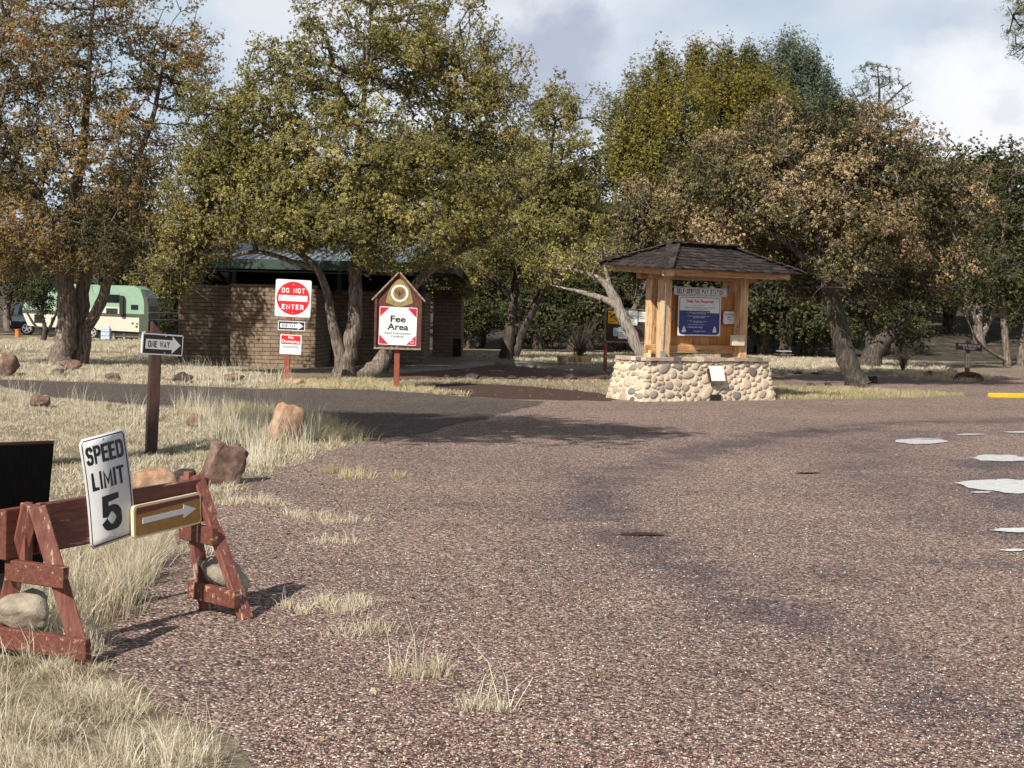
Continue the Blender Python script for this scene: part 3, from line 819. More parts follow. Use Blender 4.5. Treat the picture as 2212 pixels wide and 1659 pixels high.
def tuft_thing(px, py, w_px, tall, n, label, short=0.06, gold=False):
    b = G(px, py)
    D = b[1]
    r = w_px / FPX * D / 2
    rng = np.random.default_rng(int(px * 7 + py))
    k = max(1, int(w_px / 30))
    cs = np.column_stack([np.linspace(-r * .8, r * .8, k) + rng.normal(0, r * .12, k) if k > 1 else [0.0], rng.normal(0, r * .42, k)])
    parts = []
    for (per, h0, h1, wd, rr, sp) in ((n // k, short * .5, short * 1.4, 0.004, r / k * .55 + .012, 1.0), (max(4, n // 9 // k), tall * .5, tall, 0.0036, r / k * .35 + .01, 1.1)):
        v, f, t = tufts(cs + b[:2], per, rr * 1.25, h0, h1, wd, rng, 0.3, 1.0, sp)
        v = v - b[None, :]
        parts.append((v, f, t))
    V, Fq, T = join(parts)
    o = link('grass_tuft', nmesh('grass_tuft', V, Fq, T), M['grass_gold'] if gold else M['grass'])
    o.location = tuple(b)
    tag(o, label, 'grass tuft', 'dry tufts growing through the gravel')
TUFTS = [(745, 1030, 95, 0.16, 360, 'golden low tuft on the gravel right of the square boulder', .1, True), (860, 1032, 40, 0.14, 130, 'smallest golden tuft standing alone on the open gravel beyond the others', .08, True),
         (690, 1125, 190, 0.14, 420, 'wide whitish tuft on the gravel right of the arrow sign', .06, False), (715, 1178, 90, 0.16, 150, 'sparse thin tuft just nearer than the wide whitish one', .05, False),
         (700, 1320, 210, 0.13, 620, 'broad low tuft on the gravel right of the barricade foot', .07, False), (785, 1375, 100, 0.15, 260, 'medium tuft between the broad low tuft and the tall stemmed tuft', .07, False),
         (910, 1462, 100, 0.28, 330, 'tall stemmed tuft in the middle of the near gravel', .08, False), (1050, 1535, 90, 0.30, 220, 'nearest tall stemmed tuft furthest out on the gravel', .06, False),
         (410, 1195, 70, 0.15, 200, 'tuft under the arrow sign inside the barricade', .08, False), (540, 1090, 130, 0.12, 420, 'pale tuft behind the upright end of the barricade', .07, False)]
for a in TUFTS:
    tuft_thing(*a)

# loose chippings lying on the road surface near the camera
def pebbles():
    rng = np.random.default_rng(11)
    n = 30000
    X = rng.uniform(0, 1, n)
    py = 1700 - (1700 - 1060) * rng.uniform(0, 1, n) ** 1.4
    px = 430 + X * 1900
    d = F_[None, :] + ((px - CX) / FPX)[:, None] * R_[None, :] - ((py - CY) / FPX)[:, None] * U_[None, :]
    pts = CAM + d * (HCAM / -d[:, 2:3])
    keep = (px > 560 + (1660 - py) * -0.1) & (px < 2300)
    pts = pts[keep]; n = len(pts)
    O = np.array([[1, 0, 0], [0, 1, 0], [-1, 0, 0], [0, -1, 0], [0, 0, 1], [0, 0, -1]], float)
    s = rng.uniform(0.003, 0.0068, n)
    S = np.stack([s * rng.uniform(.8, 1.5, n), s * rng.uniform(.7, 1.2, n), s * rng.uniform(.45, .8, n)], 1)
    v = O[None] * S[:, None, :] * rng.uniform(.75, 1.2, (n, 6, 1))
    a = rng.uniform(0, 6.28, n)
    x = v[..., 0] * np.cos(a)[:, None] - v[..., 1] * np.sin(a)[:, None]
    y = v[..., 0] * np.sin(a)[:, None] + v[..., 1] * np.cos(a)[:, None]
    z = v[..., 2] + 0.005 + S[:, 2:3] * 0.5
    V = np.stack([x + pts[:, 0:1], y + pts[:, 1:2], z], -1).reshape(-1, 3)
    T8 = np.array([[0, 1, 4], [1, 2, 4], [2, 3, 4], [3, 0, 4], [1, 0, 5], [2, 1, 5], [3, 2, 5], [0, 3, 5]])
    Fq = (np.arange(n)[:, None, None] * 6 + T8[None]).reshape(-1, 3)
    tone = np.repeat(rng.uniform(0, 1, n), 8)
    o = link('loose_gravel', nmesh('loose_gravel', V, Fq, tone), M['pebble'])
    tag(o, 'loose reddish chippings scattered over the near road surface', 'gravel', kind='stuff')
pebbles()

def litter():
    rng = np.random.default_rng(19)
    A_ = poly_sample([(480, 1080), (640, 1000), (800, 950), (1000, 960), (1300, 1200), (1500, 1700), (700, 1760), (330, 1480)], 700, rng)
    B_ = poly_sample([(860, 812), (933, 802), (1071, 788), (1345, 806), (1345, 868), (900, 850)], 900, rng)
    C_ = poly_sample([(1690, 870), (1690, 806), (2300, 800), (2300, 900)], 700, rng)
    xy = np.concatenate([A_, B_, C_]); n = len(xy)
    p = np.column_stack([xy, H(xy[:, 0], xy[:, 1]) + .016])
    nn = unit(rng.normal(0, .45, (n, 3)) + np.array([0, 0, 1])); a = unit(np.cross(nn, rng.normal(0, 1, (n, 3)))); b = np.cross(nn, a)
    l = np.where(rng.random(n) < .4, rng.uniform(.03, .09, n), rng.uniform(.012, .025, n))[:, None]; w = np.where(l > .028, .0022, .009)
    V = np.stack([p - a * l, p - b * w, p + a * l, p + b * w], 1).reshape(-1, 3)
    o = link('leaf_litter', nmesh('leaf_litter', V, np.arange(n * 4).reshape(-1, 4), rng.uniform(.2, .9, n)), M['leaf_oak'])
    tag(o, 'scattered dry leaves and straw bits on the gravel', 'litter', kind='stuff')
litter()

# ------------------------------------------------------------------ trees

def grow(nodes, parent, plen, tips, bf=0.35, step=0.22, rng=None, sag=0.0):
    """joins every tip to the skeleton by the cheapest way (distance + part of the way back to the root)"""
    cap = len(nodes) + int(len(tips) * 8)
    N = np.zeros((cap, 3)); Pp = np.zeros(cap, int); PL = np.zeros(cap)
    n = len(nodes)
    N[:n] = nodes; Pp[:n] = parent; PL[:n] = plen
    d0 = np.array([np.min(((nodes - t) ** 2).sum(1)) for t in tips])
    ends = []
    for k in np.argsort(d0):
        t = tips[k]
        d = np.sqrt(((N[:n] - t) ** 2).sum(1))
        j = int(np.argmin(d + bf * PL[:n]))
        L_ = d[j]
        m = max(1, min(7, int(L_ / step)))
        if n + m >= cap:
            break
        a = N[j].copy()
        side = rng.normal(0, 0.10 * L_, 3)
        prev = j
        for q in range(1, m + 1):
            u = q / m
            p = a + (t - a) * u + side * math.sin(math.pi * u) + np.array([0, 0, sag * L_ * math.sin(math.pi * u)])
            N[n] = p; Pp[n] = prev; PL[n] = PL[prev] + L_ / m
            prev = n; n += 1
        ends.append(prev)
    return N[:n], Pp[:n], np.array(ends)

def tree(name, label, base_px, D, limbs, lobes, ntips, per, leaf, mats, seed, group=None, sig=0.16, toner=(0.1, 0.9), shell=2.4, bf=0.35, special=0, twig=0.0085,
         cat='tree', bare=0.0, gap=0.0, sag=0.05, tonefn=None, flat=0.8, world=None, spray=0.05, deadw=0, twigmat=None, gapz=-1, nsp=10):
    """limbs: lists of (px, py, depth offset, radius); lobes: (px, py, depth offset, rx px, ry px, depth radius m)"""
    rng = np.random.default_rng(seed)
    rnd = random.Random(seed)
    conv = (lambda a, b, dd: P(a, b, D + dd)) if world is None else (lambda a, b, dd: np.array(world) + np.array([a, dd, b]))
    pm = D / FPX if world is None else 1.0
    if world is None:
        base = P(base_px[0], base_px[1], D); base[2] = float(H(base[0], base[1]))
    else:
        base = np.array(world, float)
    root = empty(name, base)
    tag(root, label, cat, group)
    tr = MB()
    nodes, par, pl = [], [], []
    for li, lm in enumerate(limbs):
        pts = np.array([conv(a, b, dd) for a, b, dd, r in lm]) - base
        rad = np.array([q[3] for q in lm])
        # smooth resample
        seg = np.r_[0, np.cumsum(np.linalg.norm(np.diff(pts, axis=0), axis=1))]
        m = max(4, int(seg[-1] / 0.16))
        s_ = np.linspace(0, seg[-1], m)
        R = np.interp(s_, seg, rad)
        Q = np.stack([np.interp(s_, seg, pts[:, i]) for i in range(3)], 1)
        for _ in range(3):
            Q[1:-1] = (Q[:-2] + 2 * Q[1:-1] + Q[2:]) / 4
        Q[1:-1] += rng.normal(0, 1, (m - 2, 3)) * (R[1:-1, None] * 0.07)
        sides = 16 if R[0] > 0.12 else 9
        th = np.linspace(0, 2 * math.pi, sides, endpoint=False)
        lump = 1 + 0.09 * np.sin(2 * th + li) + 0.07 * np.sin(5 * th + 2 * li)
        # tube with ridges that run along the trunk
        vs, x = [], None
        for i in range(m):
            z = Vector(tuple(Q[min(i + 1, m - 1)] - Q[max(i - 1, 0)])).normalized()
            if x is None:
                x = z.orthogonal().normalized()
            x = (x - z * x.dot(z)).normalized(); y = z.cross(x)
            for k in range(sides):
                r = R[i] * lump[k] * (1 + 0.05 * math.sin(3.1 * s_[i] / (R[i] + .1) + k) + 0.05 * (rnd.random() - .5))
                vs.append(Vector(tuple(Q[i])) + (x * math.cos(th[k]) + y * math.sin(th[k])) * r)
        fs = [(i * sides + k, i * sides + (k + 1) % sides, (i + 1) * sides + (k + 1) % sides, (i + 1) * sides + k) for i in range(m - 1) for k in range(sides)]
        tr.add(vs, fs, 0.5, True)
        b = len(nodes)
        skip = int(m * 0.35) if li == 0 else 0
        for i in range(m):
            nodes.append(Q[i]); par.append(b + i - 1 if i else -1)
            pl.append((Q[i][2] * 0.25 if i >= skip else 30.0))
    tr.build('trunk', mats[1], root)
    nodes = np.array(nodes); par = np.array(par); pl = np.array(pl)
    # crown points
    lw = np.array([l[3] * l[4] * l[5] for l in lobes]) ** 0.75
    lw = lw / lw.sum()
    tips = []
    for l, w in zip(lobes, lw):
        k = max(8, int(ntips * w))
        u = unit(rng.normal(0, 1, (k, 3))) * (rng.uniform(0, 1, (k, 1)) ** (1 / shell))
        f = 1 + 0.13 * np.sin(u[:, 0:1] * 5 + seed) + 0.13 * np.sin(u[:, 2:3] * 6 + seed * 2)
        u = u * f
        cc = conv(l[0], l[1], l[2]) - base
        tips.append(cc + u * np.array([l[3] * pm, l[5], l[4] * pm]))
    tips = np.concatenate(tips)
    if gap > 0:
        g = np.sin(tips[:, 0] * 1.9 + seed) * np.sin(tips[:, 2] * 2.3 + seed * 3) + np.sin(tips[:, 1] * 1.7 + tips[:, 0] * 1.1 + seed)
        tips = tips[(g > np.quantile(g, gap)) | (tips[:, 2] < gapz)]
    tips = tips[tips[:, 2] + base[2] > H(tips[:, 0] + base[0], tips[:, 1] + base[1]) + 0.25]
    N, Pp, ends = grow(nodes, par, pl, tips, bf, 0.24, rng, sag)
    cnt = np.zeros(len(N)); cnt[ends] = 1; E0 = N[ends]
    n0 = len(nodes)
    for i in range(len(N) - 1, n0 - 1, -1):
        if Pp[i] >= 0:
            cnt[Pp[i]] += cnt[i]
    idx = np.arange(n0, len(N))
    r = twig * np.maximum(cnt[idx], 1) ** 0.5
    rp = np.where(Pp[idx] < n0, r * 1.1, twig * np.maximum(cnt[Pp[idx]], 1) ** 0.5)
    rp = np.minimum(rp, r * 1.8)
    A, B = N[Pp[idx]], N[idx]
    z = unit(B - A); x = unit(np.cross(z, np.array([0.31, 0.2, 0.93]))); y = np.cross(z, x)
    th = np.array([0, 2.0944, 4.1888]) if True else None
    ring_ = np.stack([x * math.cos(t) + y * math.sin(t) for t in th], 1)
    V = np.concatenate([A[:, None] + ring_ * rp[:, None, None], B[:, None] + ring_ * r[:, None, None]], 1).reshape(-1, 3)
    bb = np.arange(len(idx))[:, None] * 6
    Fq = np.concatenate([bb + np.array([0, 1, 4, 3]), bb + np.array([1, 2, 5, 4]), bb + np.array([2, 0, 3, 5])], 1).reshape(-1, 4)
    if deadw:                                              # dead grey twigs that stick out of the lower crown
        k = deadw
        low = E0[np.argsort(E0[:, 2] + rng.normal(0, .8, len(E0)))[:max(k, 10)]][:k]
        k = len(low)
        a0 = low + rng.normal(0, .12, (k, 3))
        dr = unit(rng.normal(0, 1, (k, 3)) * np.array([1, .6, .55]) + np.array([0, -.5, -.1]))
        VV, FF = [V], [Fq]; off = len(V)
        for sgm in range(3):
            a1 = a0 + dr * rng.uniform(.15, .34, (k, 1)); z = unit(a1 - a0); x = unit(np.cross(z, np.array([0.3, 0.2, 0.93]))); y = np.cross(z, x)
            rg_ = np.stack([x * math.cos(t) + y * math.sin(t) for t in th], 1); r0 = .011 - .003 * sgm
            VV.append(np.concatenate([a0[:, None] + rg_ * r0, a1[:, None] + rg_ * (r0 - .003)], 1).reshape(-1, 3))
            b6 = np.arange(k)[:, None] * 6 + off; off += k * 6
            FF.append(np.concatenate([b6 + np.array([0, 1, 4, 3]), b6 + np.array([1, 2, 5, 4]), b6 + np.array([2, 0, 3, 5])], 1).reshape(-1, 4))
            a0 = a1; dr = unit(dr + rng.normal(0, .45, (k, 3)))
        V = np.concatenate(VV); Fq = np.concatenate(FF)
    link('branches', nmesh('branches', V, Fq, np.full(len(Fq), .5), smooth=True), twigmat or mats[1], root)
    # foliage
    E = N[ends]
    if bare:
        E = E[rng.random(len(E)) > bare]
    pe = N[Pp[ends]][:len(E)] if False else None
    ne = len(E)
    K = rng.poisson(per, ne).clip(3)
    ci = np.repeat(np.arange(ne), K)
    n = len(ci)
    # every clump is a handful of sprays, every spray a tight bunch of scales
    SP = nsp
    sgc = sig * 1.75 * rng.uniform(0.6, 1.3, ne)
    sp_c = unit(rng.normal(0, 1, (ne, SP, 3))) * rng.uniform(0.15, 1, (ne, SP, 1)) ** 0.6 * sgc[:, None, None] * np.array([1, 1, flat])
    sp_t = rng.normal(0, 0.11, (ne, SP))
    si = rng.integers(0, SP, n)
    pos = E[ci] + sp_c[ci, si] + unit(rng.normal(0, 1, (n, 3))) * rng.uniform(0, 1, (n, 1)) ** .5 * spray
    ct = rng.uniform(toner[0], toner[1], ne)
    if tonefn is not None:
        ct = tonefn(E, ct, rng)
    tone = np.clip(ct[ci] + sp_t[ci, si] + rng.normal(0, 0.09, n), 0.0, 0.92)
    cen = E.mean(0) * np.array([1, 1, .75])
    od = unit(E - cen)[ci]
    nn_ = unit(rng.normal(0, 1, (n, 3)) + 1.1 * od + 0.9 * unit(sp_c)[ci, si] + np.array([0, 0, 0.35]))
    a = unit(np.cross(nn_, unit(rng.normal(0, 1, (n, 3)))))
    b = np.cross(nn_, a)
    ln = leaf[0] * rng.uniform(0.6, 1.4, n)[:, None]; wd = leaf[1] * rng.uniform(0.6, 1.4, n)[:, None]
    V = np.stack([pos - a * ln / 2, pos - b * wd / 2 + a * ln * .1, pos + a * ln / 2, pos + b * wd / 2 + a * ln * .1], 1).reshape(-1, 3)
    Fq = np.arange(n * 4).reshape(-1, 4)
    if special:                                            # dense balls of mistletoe
        sp = E[rng.choice(ne, special, replace=False)]
        for q in sp:
            k = 200
            p2 = q + unit(rng.normal(0, 1, (k, 3))) * (rng.uniform(0, 1, (k, 1)) ** .5) * rng.uniform(.14, .26) + np.array([0, -0.12, 0])
            a = unit(rng.normal(0, 1, (k, 3))); b = unit(np.cross(a, rng.normal(0, 1, (k, 3))))
            v2 = np.stack([p2 - a * .03, p2 - b * .014, p2 + a * .03, p2 + b * .014], 1).reshape(-1, 3)
            Fq = np.concatenate([Fq, np.arange(k * 4).reshape(-1, 4) + len(V)]); V = np.concatenate([V, v2])
            tone = np.concatenate([tone, np.where(rng.random(k) < .25, rng.uniform(.3, .8, k), rng.uniform(0.94, 1, k))])
    link('crown', nmesh('crown', V, Fq, tone), mats[0], root)
    return root

J = (0.046, 0.023)
# the large two-trunk juniper on the left
def rust_tone(E, ct, rng):
    g = np.sin(E[:, 0] * 1.4) * np.sin(E[:, 2] * 1.3 + 1) + 0.5 * np.sin(E[:, 2] * 2.7 + E[:, 0] * 2)
    return np.clip(ct * 0.55 + 0.28 + 0.2 * g, 0.02, 0.9)
tree('juniper_tree', 'rusty brown juniper with two thick grey trunks on the left by the trailer', (150, 792), 37,
     [[(125, 800, 0, .34), (140, 740, 0, .27), (145, 680, 0, .25), (143, 590, 0, .22), (150, 470, .2, .17), (180, 330, .3, .12), (190, 180, .2, .08), (200, 20, 0, .04)],
      [(165, 800, .5, .25), (180, 740, .5, .2), (175, 680, .5, .19), (180, 600, .4, .16), (260, 430, .5, .10), (330, 260, .6, .06), (360, 100, .5, .03)],
      [(180, 715, .4, .15), (205, 680, .3, .13), (225, 640, .2, .12), (235, 590, 0, .10), (300, 520, -.3, .07), (380, 450, -.5, .04)],
      [(145, 600, 0, .15), (110, 480, -.4, .11), (60, 380, -.7, .08), (0, 260, -.8, .05), (-60, 160, -.8, .03)],
      [(150, 560, 0, .10), (60, 540, -.8, .07), (-20, 500, -1.2, .05), (-100, 470, -1.2, .03)]],
     [(200, 60, 0, 190, 150, 2.4), (60, 180, -.4, 190, 170, 2.4), (330, 170, .3, 130, 150, 2.0), (420, 130, .3, 60, 110, 1.0), (230, 330, -.3, 180, 130, 2.4), (0, 380, -.7, 170, 160, 2.3), (300, 420, 0, 110, 110, 1.8),
      (80, 500, -1.2, 150, 75, 1.8), (240, 530, -.8, 90, 60, 1.3), (-80, 540, -.8, 120, 80, 1.5), (30, 560, -1.2, 90, 45, 1.0), (160, 570, -1.0, 90, 34, .8), (-40, 60, 0, 140, 160, 2)],
     3000, 150, J, (M['leaf_rust'], M['bark_grey']), 3, sig=.15, tonefn=rust_tone, special=2, gap=0.2, gapz=4, nsp=16, spray=.036, deadw=420, twigmat=M['twig'])
# the main juniper behind the two signs
def olive_tone(E, ct, rng):
    g = np.sin(E[:, 0] * 1.1 + 2) * np.sin(E[:, 2] * 1.5) + 0.5 * np.sin(E[:, 2] * 3.1 + E[:, 0] * 2.3)
    return np.clip(ct * 0.55 + 0.26 + 0.12 * g, 0.02, 0.88)
tree('juniper_tree', 'broad olive green juniper with a forked twisted trunk behind the fee area sign', (750, 820), 34.3,
     [[(742, 826, 0, .33), (742, 800, 0, .27), (752, 760, 0, .21), (766, 710, 0, .19), (770, 650, 0, .17), (768, 600, .1, .15), (775, 480, .2, .12), (770, 340, .3, .09), (790, 180, .2, .06), (800, 40, .1, .03)],
      [(738, 800, -.1, .18), (740, 775, -.1, .15), (722, 720, -.2, .12), (712, 650, -.2, .10), (690, 580, -.3, .08), (640, 540, -.5, .06), (560, 500, -.6, .04), (470, 450, -.5, .03)],
      [(745, 815, .1, .2), (790, 808, .3, .21), (820, 795, .4, .19), (838, 750, .5, .15), (850, 690, .6, .13), (875, 640, .6, .11), (920, 590, .5, .10), (985, 545, .3, .08), (1060, 510, .1, .05), (1110, 480, 0, .03)],
      [(770, 560, .2, .10), (850, 430, .2, .08), (930, 300, .2, .06), (1010, 180, .1, .03)],
      [(770, 520, .2, .10), (680, 400, .3, .08), (600, 290, .3, .05), (520, 230, .3, .03)],
      [(690, 585, -.3, .06), (560, 540, -.8, .05), (470, 560, -1, .04), (410, 540, -1, .03)]],
     [(800, 90, 0, 170, 130, 2.2), (940, 130, 0, 150, 140, 2.0), (1060, 220, 0, 95, 130, 1.6), (640, 200, 0, 130, 120, 2.0), (500, 290, 0, 125, 110, 2.0), (440, 430, -.4, 90, 130, 1.7), (395, 540, -.6, 55, 75, 1.1),
      (590, 410, -.6, 130, 110, 2.2), (740, 330, -.4, 150, 120, 2.4), (900, 340, -.3, 150, 110, 2.3), (1050, 380, 0, 95, 90, 1.6), (700, 480, -1.2, 130, 60, 1.6), (860, 470, -1.1, 140, 75, 1.7), (1000, 480, -.6, 110, 60, 1.4),
      (385, 595, -.6, 42, 36, .8), (820, 550, -1.2, 95, 42, 1.0), (560, 500, -1.2, 120, 38, 1.2), (690, 520, -1.3, 90, 28, .9), (930, 545, -.8, 60, 34, .8), (370, 600, -.6, 30, 40, .6), (430, 500, -.4, 70, 75, 1.4), (470, 370, -.4, 80, 70, 1.5), (385, 560, -.7, 40, 55, .9)],
     4600, 155, J, (M['leaf_olive'], M['bark_grey']), 5, sig=.155, tonefn=olive_tone, special=9, gap=0.16, gapz=5.0, nsp=17, spray=.036, deadw=330, twigmat=M['twig'])
# middle juniper behind the path
tree('juniper_tree', 'dark stemmed olive juniper beyond the concrete path', (1100, 777), 46,
     [[(1092, 780, 0, .24), (1098, 740, 0, .19), (1103, 700, 0, .16), (1110, 640, 0, .13), (1120, 560, 0, .10), (1180, 400, .2, .07), (1200, 260, .2, .04)],
      [(1104, 778, .2, .22), (1120, 735, .2, .16), (1140, 690, .2, .14), (1165, 640, .2, .12), (1230, 560, .2, .08), (1290, 470, .2, .05)],
      [(1110, 650, 0, .10), (1050, 590, -.2, .07), (980, 560, -.4, .04)]],
     [(1205, 320, 0, 90, 110, 1.8), (1150, 420, 0, 110, 110, 2), (1250, 440, 0, 100, 130, 2), (1060, 540, -.5, 110, 70, 1.8), (1190, 560, -.6, 120, 70, 1.8), (1000, 600, -.5, 70, 40, 1.2), (1300, 520, 0, 60, 90, 1.4), (1230, 235, 0, 28, 50, .7), (1180, 240, 0, 26, 50, .7)] + [(x, y + 34, 0, 14, 40, .4) for x, y in ((1165, 205), (1187, 178), (1206, 158), (1232, 205), (1282, 195), (1310, 222), (1140, 260), (1335, 260))],
     1700, 110, (0.06, 0.028), (M['leaf_olive'], M['bark_dark']), 8, sig=.17, nsp=15, spray=.042, tonefn=olive_tone, special=5, gap=.1, deadw=200, twigmat=M['twig'])
# pale bare leaning tree by the notice board
tree('leaning_tree', 'bare pale grey trunk leaning left beside the notice board', (1400, 800), 34,
     [[(1408, 812, 0, .16), (1388, 772, 0, .15), (1362, 720, 0, .14), (1338, 670, 0, .13), (1325, 635, 0, .12), (1305, 605, 0, .08), (1270, 588, 0, .05), (1215, 580, 0, .025)],
      [(1335, 665, 0, .09), (1318, 648, 0, .085), (1285, 640, 0, .07), (1255, 628, -.1, .05), (1228, 626, -.1, .03), (1190, 615, 0, .015)],
      [(1318, 620, 0, .05), (1306, 585, .1, .04), (1300, 550, .2, .02)]],
     [(1250, 565, .3, 70, 30, .9), (1310, 540, .4, 40, 30, .8), (1190, 590, 0, 40, 20, .5)],
     170, 30, (0.07, 0.035), (M['leaf_olive'], M['bark_pale']), 12, bare=.35, sig=.15)
# big dry-leaved oak on the right
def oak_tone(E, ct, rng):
    s_ = sst(0.5, -1.6, E[:, 1])                            # dry tan leaves, toned paler on the near, sunlit side
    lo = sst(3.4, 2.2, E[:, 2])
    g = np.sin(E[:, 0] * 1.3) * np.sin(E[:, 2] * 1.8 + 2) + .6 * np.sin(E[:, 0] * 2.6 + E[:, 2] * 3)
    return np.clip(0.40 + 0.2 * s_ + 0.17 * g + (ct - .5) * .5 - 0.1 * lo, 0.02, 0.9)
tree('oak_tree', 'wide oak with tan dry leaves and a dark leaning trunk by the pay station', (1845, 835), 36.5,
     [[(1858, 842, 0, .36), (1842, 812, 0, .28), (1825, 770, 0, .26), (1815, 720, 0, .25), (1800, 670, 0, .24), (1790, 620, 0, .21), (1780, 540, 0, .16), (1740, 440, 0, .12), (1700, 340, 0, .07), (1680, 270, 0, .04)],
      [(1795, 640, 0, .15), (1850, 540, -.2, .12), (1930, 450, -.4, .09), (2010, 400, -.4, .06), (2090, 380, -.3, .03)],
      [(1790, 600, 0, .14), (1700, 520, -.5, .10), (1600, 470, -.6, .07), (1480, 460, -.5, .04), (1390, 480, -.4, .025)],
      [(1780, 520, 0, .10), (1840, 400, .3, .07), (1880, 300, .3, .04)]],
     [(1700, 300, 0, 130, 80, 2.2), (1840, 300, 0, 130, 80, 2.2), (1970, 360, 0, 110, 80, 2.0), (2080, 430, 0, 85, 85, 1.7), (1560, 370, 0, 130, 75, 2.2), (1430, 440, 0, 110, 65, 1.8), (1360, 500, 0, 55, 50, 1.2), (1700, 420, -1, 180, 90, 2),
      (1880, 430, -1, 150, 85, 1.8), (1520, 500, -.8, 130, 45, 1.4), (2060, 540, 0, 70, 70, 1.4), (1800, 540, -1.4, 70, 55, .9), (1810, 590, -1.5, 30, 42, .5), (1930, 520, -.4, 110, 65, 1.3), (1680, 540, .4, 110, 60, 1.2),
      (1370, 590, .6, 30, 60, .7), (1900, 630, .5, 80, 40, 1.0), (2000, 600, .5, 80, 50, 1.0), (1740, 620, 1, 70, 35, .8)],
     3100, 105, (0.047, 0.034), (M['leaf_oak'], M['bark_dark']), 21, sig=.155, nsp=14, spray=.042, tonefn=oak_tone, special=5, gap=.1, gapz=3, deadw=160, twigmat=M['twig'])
# golden and bluish junipers behind
BACK = [('tall golden juniper behind the pay station, left of the two golden ones', 1440, 56, 'leaf_gold', [(1415, 210, 0, 55, 95, 1.6), (1470, 260, 0, 90, 110, 2), (1400, 350, 0, 90, 120, 2.2), (1500, 400, 0, 110, 120, 2.2), (1345, 260, 0, 50, 80, 1.2), (1365, 190, 0, 22, 45, .5), (1425, 130, 0, 24, 45, .5)], 31),
        ('tall golden juniper behind the pay station, right of the two golden ones', 1590, 58, 'leaf_gold', [(1520, 190, 0, 60, 90, 1.6), (1600, 210, 0, 90, 80, 2), (1560, 330, 0, 110, 110, 2.2), (1680, 260, 0, 70, 90, 1.6), (1500, 115, 0, 24, 38, .5), (1560, 130, 0, 24, 40, .5), (1615, 125, 0, 22, 40, .5)], 32),
        ('bluish green conifer behind the dry oak', 1740, 64, 'leaf_blue', [(1640, 160, 0, 70, 55, 1.6), (1710, 150, 0, 60, 60, 1.6), (1760, 220, 0, 60, 60, 1.6), (1700, 250, 0, 110, 80, 2.2), (1700, 105, 0, 26, 36, .5), (1760, 140, 0, 22, 36, .5), (1820, 260, 0, 50, 40, 1.2)], 33)]
SPIRES = {31: [(1345, 205), (1372, 168), (1398, 140), (1428, 118), (1455, 112), (1330, 250)], 32: [(1490, 92), (1520, 100), (1548, 112), (1575, 100), (1605, 108), (1632, 118), (1655, 122)], 33: [(1690, 92), (1720, 86), (1742, 104), (1765, 112), (1785, 140), (1805, 180), (1825, 215)]}
def spires(l):
    return [(x, y + 34, 0, 15, 42, .45) for x, y in l] + [(x + 6, y + 95, -.2, 24, 50, .7) for x, y in l]
for lab, bx, D, mt, lob, sd in BACK:
    lob = lob + spires(SPIRES[sd])
    tree('conifer_tree', lab, (bx, 790), D, [[(bx, 800, 0, .28), (bx, 600, 0, .2), (bx - 5, 400, 0, .14), (bx - 10, 200, 0, .05), (bx - 10, 130, 0, .02)]], lob, 1900, 90, (0.075, 0.03), (M[mt], M['bark_grey']), sd,
         group='conifers behind the pay station', sig=.15, flat=2.3, nsp=14, tonefn=olive_tone, special=3 if mt == 'leaf_gold' else 0)
# small open pine on the skyline
tree('pine_tree', 'small open pine with separate needle tufts on the skyline behind the oak', (1890, 790), 62,
     [[(1890, 800, 0, .2), (1893, 500, 0, .14), (1895, 300, 0, .1), (1900, 200, 0, .05), (1895, 140, 0, .02)], [(1895, 300, 0, .06), (1850, 210, 0, .03), (1835, 185, 0, .015)], [(1898, 240, 0, .05), (1950, 190, 0, .03), (1968, 178, 0, .015)],
      [(1897, 260, 0, .05), (1930, 240, 0, .03), (1975, 215, 0, .015)]],
     [(1893, 165, 0, 55, 38, 1), (1935, 195, 0, 40, 32, .9), (1855, 205, 0, 30, 28, .7), (1900, 240, 0, 60, 25, .9)], 150, 26, (0.12, 0.022), (M['leaf_blue'], M['bark_dark']), 41, sig=.1, shell=3)
# right edge junipers
tree('juniper_tree', 'dark green juniper with slim pale stems at the right edge behind the brown sign', (2170, 802), 52,
     [[(2176, 802, 0, .16), (2175, 760, 0, .14), (2168, 700, 0, .12), (2160, 640, 0, .09), (2165, 520, 0, .06), (2180, 420, 0, .03)], [(2205, 802, .3, .2), (2210, 740, .3, .14), (2230, 650, .3, .1), (2240, 500, .3, .05)],
      [(2176, 780, 0, .06), (2140, 760, -.3, .05), (2110, 740, -.4, .04), (2090, 690, -.3, .02)]],
     [(2190, 470, 0, 90, 70, 2), (2230, 380, 0, 80, 70, 2), (2130, 590, -.3, 80, 60, 1.6), (2200, 610, -.3, 90, 70, 1.8), (2060, 640, 0, 55, 35, 1.2), (2270, 560, 0, 80, 90, 2)],
     900, 60, (0.09, 0.042), (M['leaf_dark'], M['bark_grey']), 45, sig=.19)
tree('pine_tree', 'blue green pine reaching into the top right corner from outside the frame', (2520, 880), 24,
     [[(2520, 900, 0, .3), (2515, 500, 0, .25), (2500, 100, 0, .18), (2490, -300, 0, .08)], [(2510, 100, 0, .1), (2380, 40, 0, .06), (2250, 20, 0, .04), (2190, 30, 0, .02)], [(2510, 180, 0, .09), (2350, 110, 0, .05), (2240, 100, 0, .02)]],
     [(2235, 10, 0, 75, 70, .6), (2225, 90, 0, 55, 55, .5), (2330, 20, 0, 110, 120, .9), (2480, -100, 0, 180, 170, 1.3), (2520, 150, 0, 150, 90, 1.2)], 520, 60, (0.085, 0.012), (M['leaf_blue'], M['bark_dark']), 47, sig=.08)
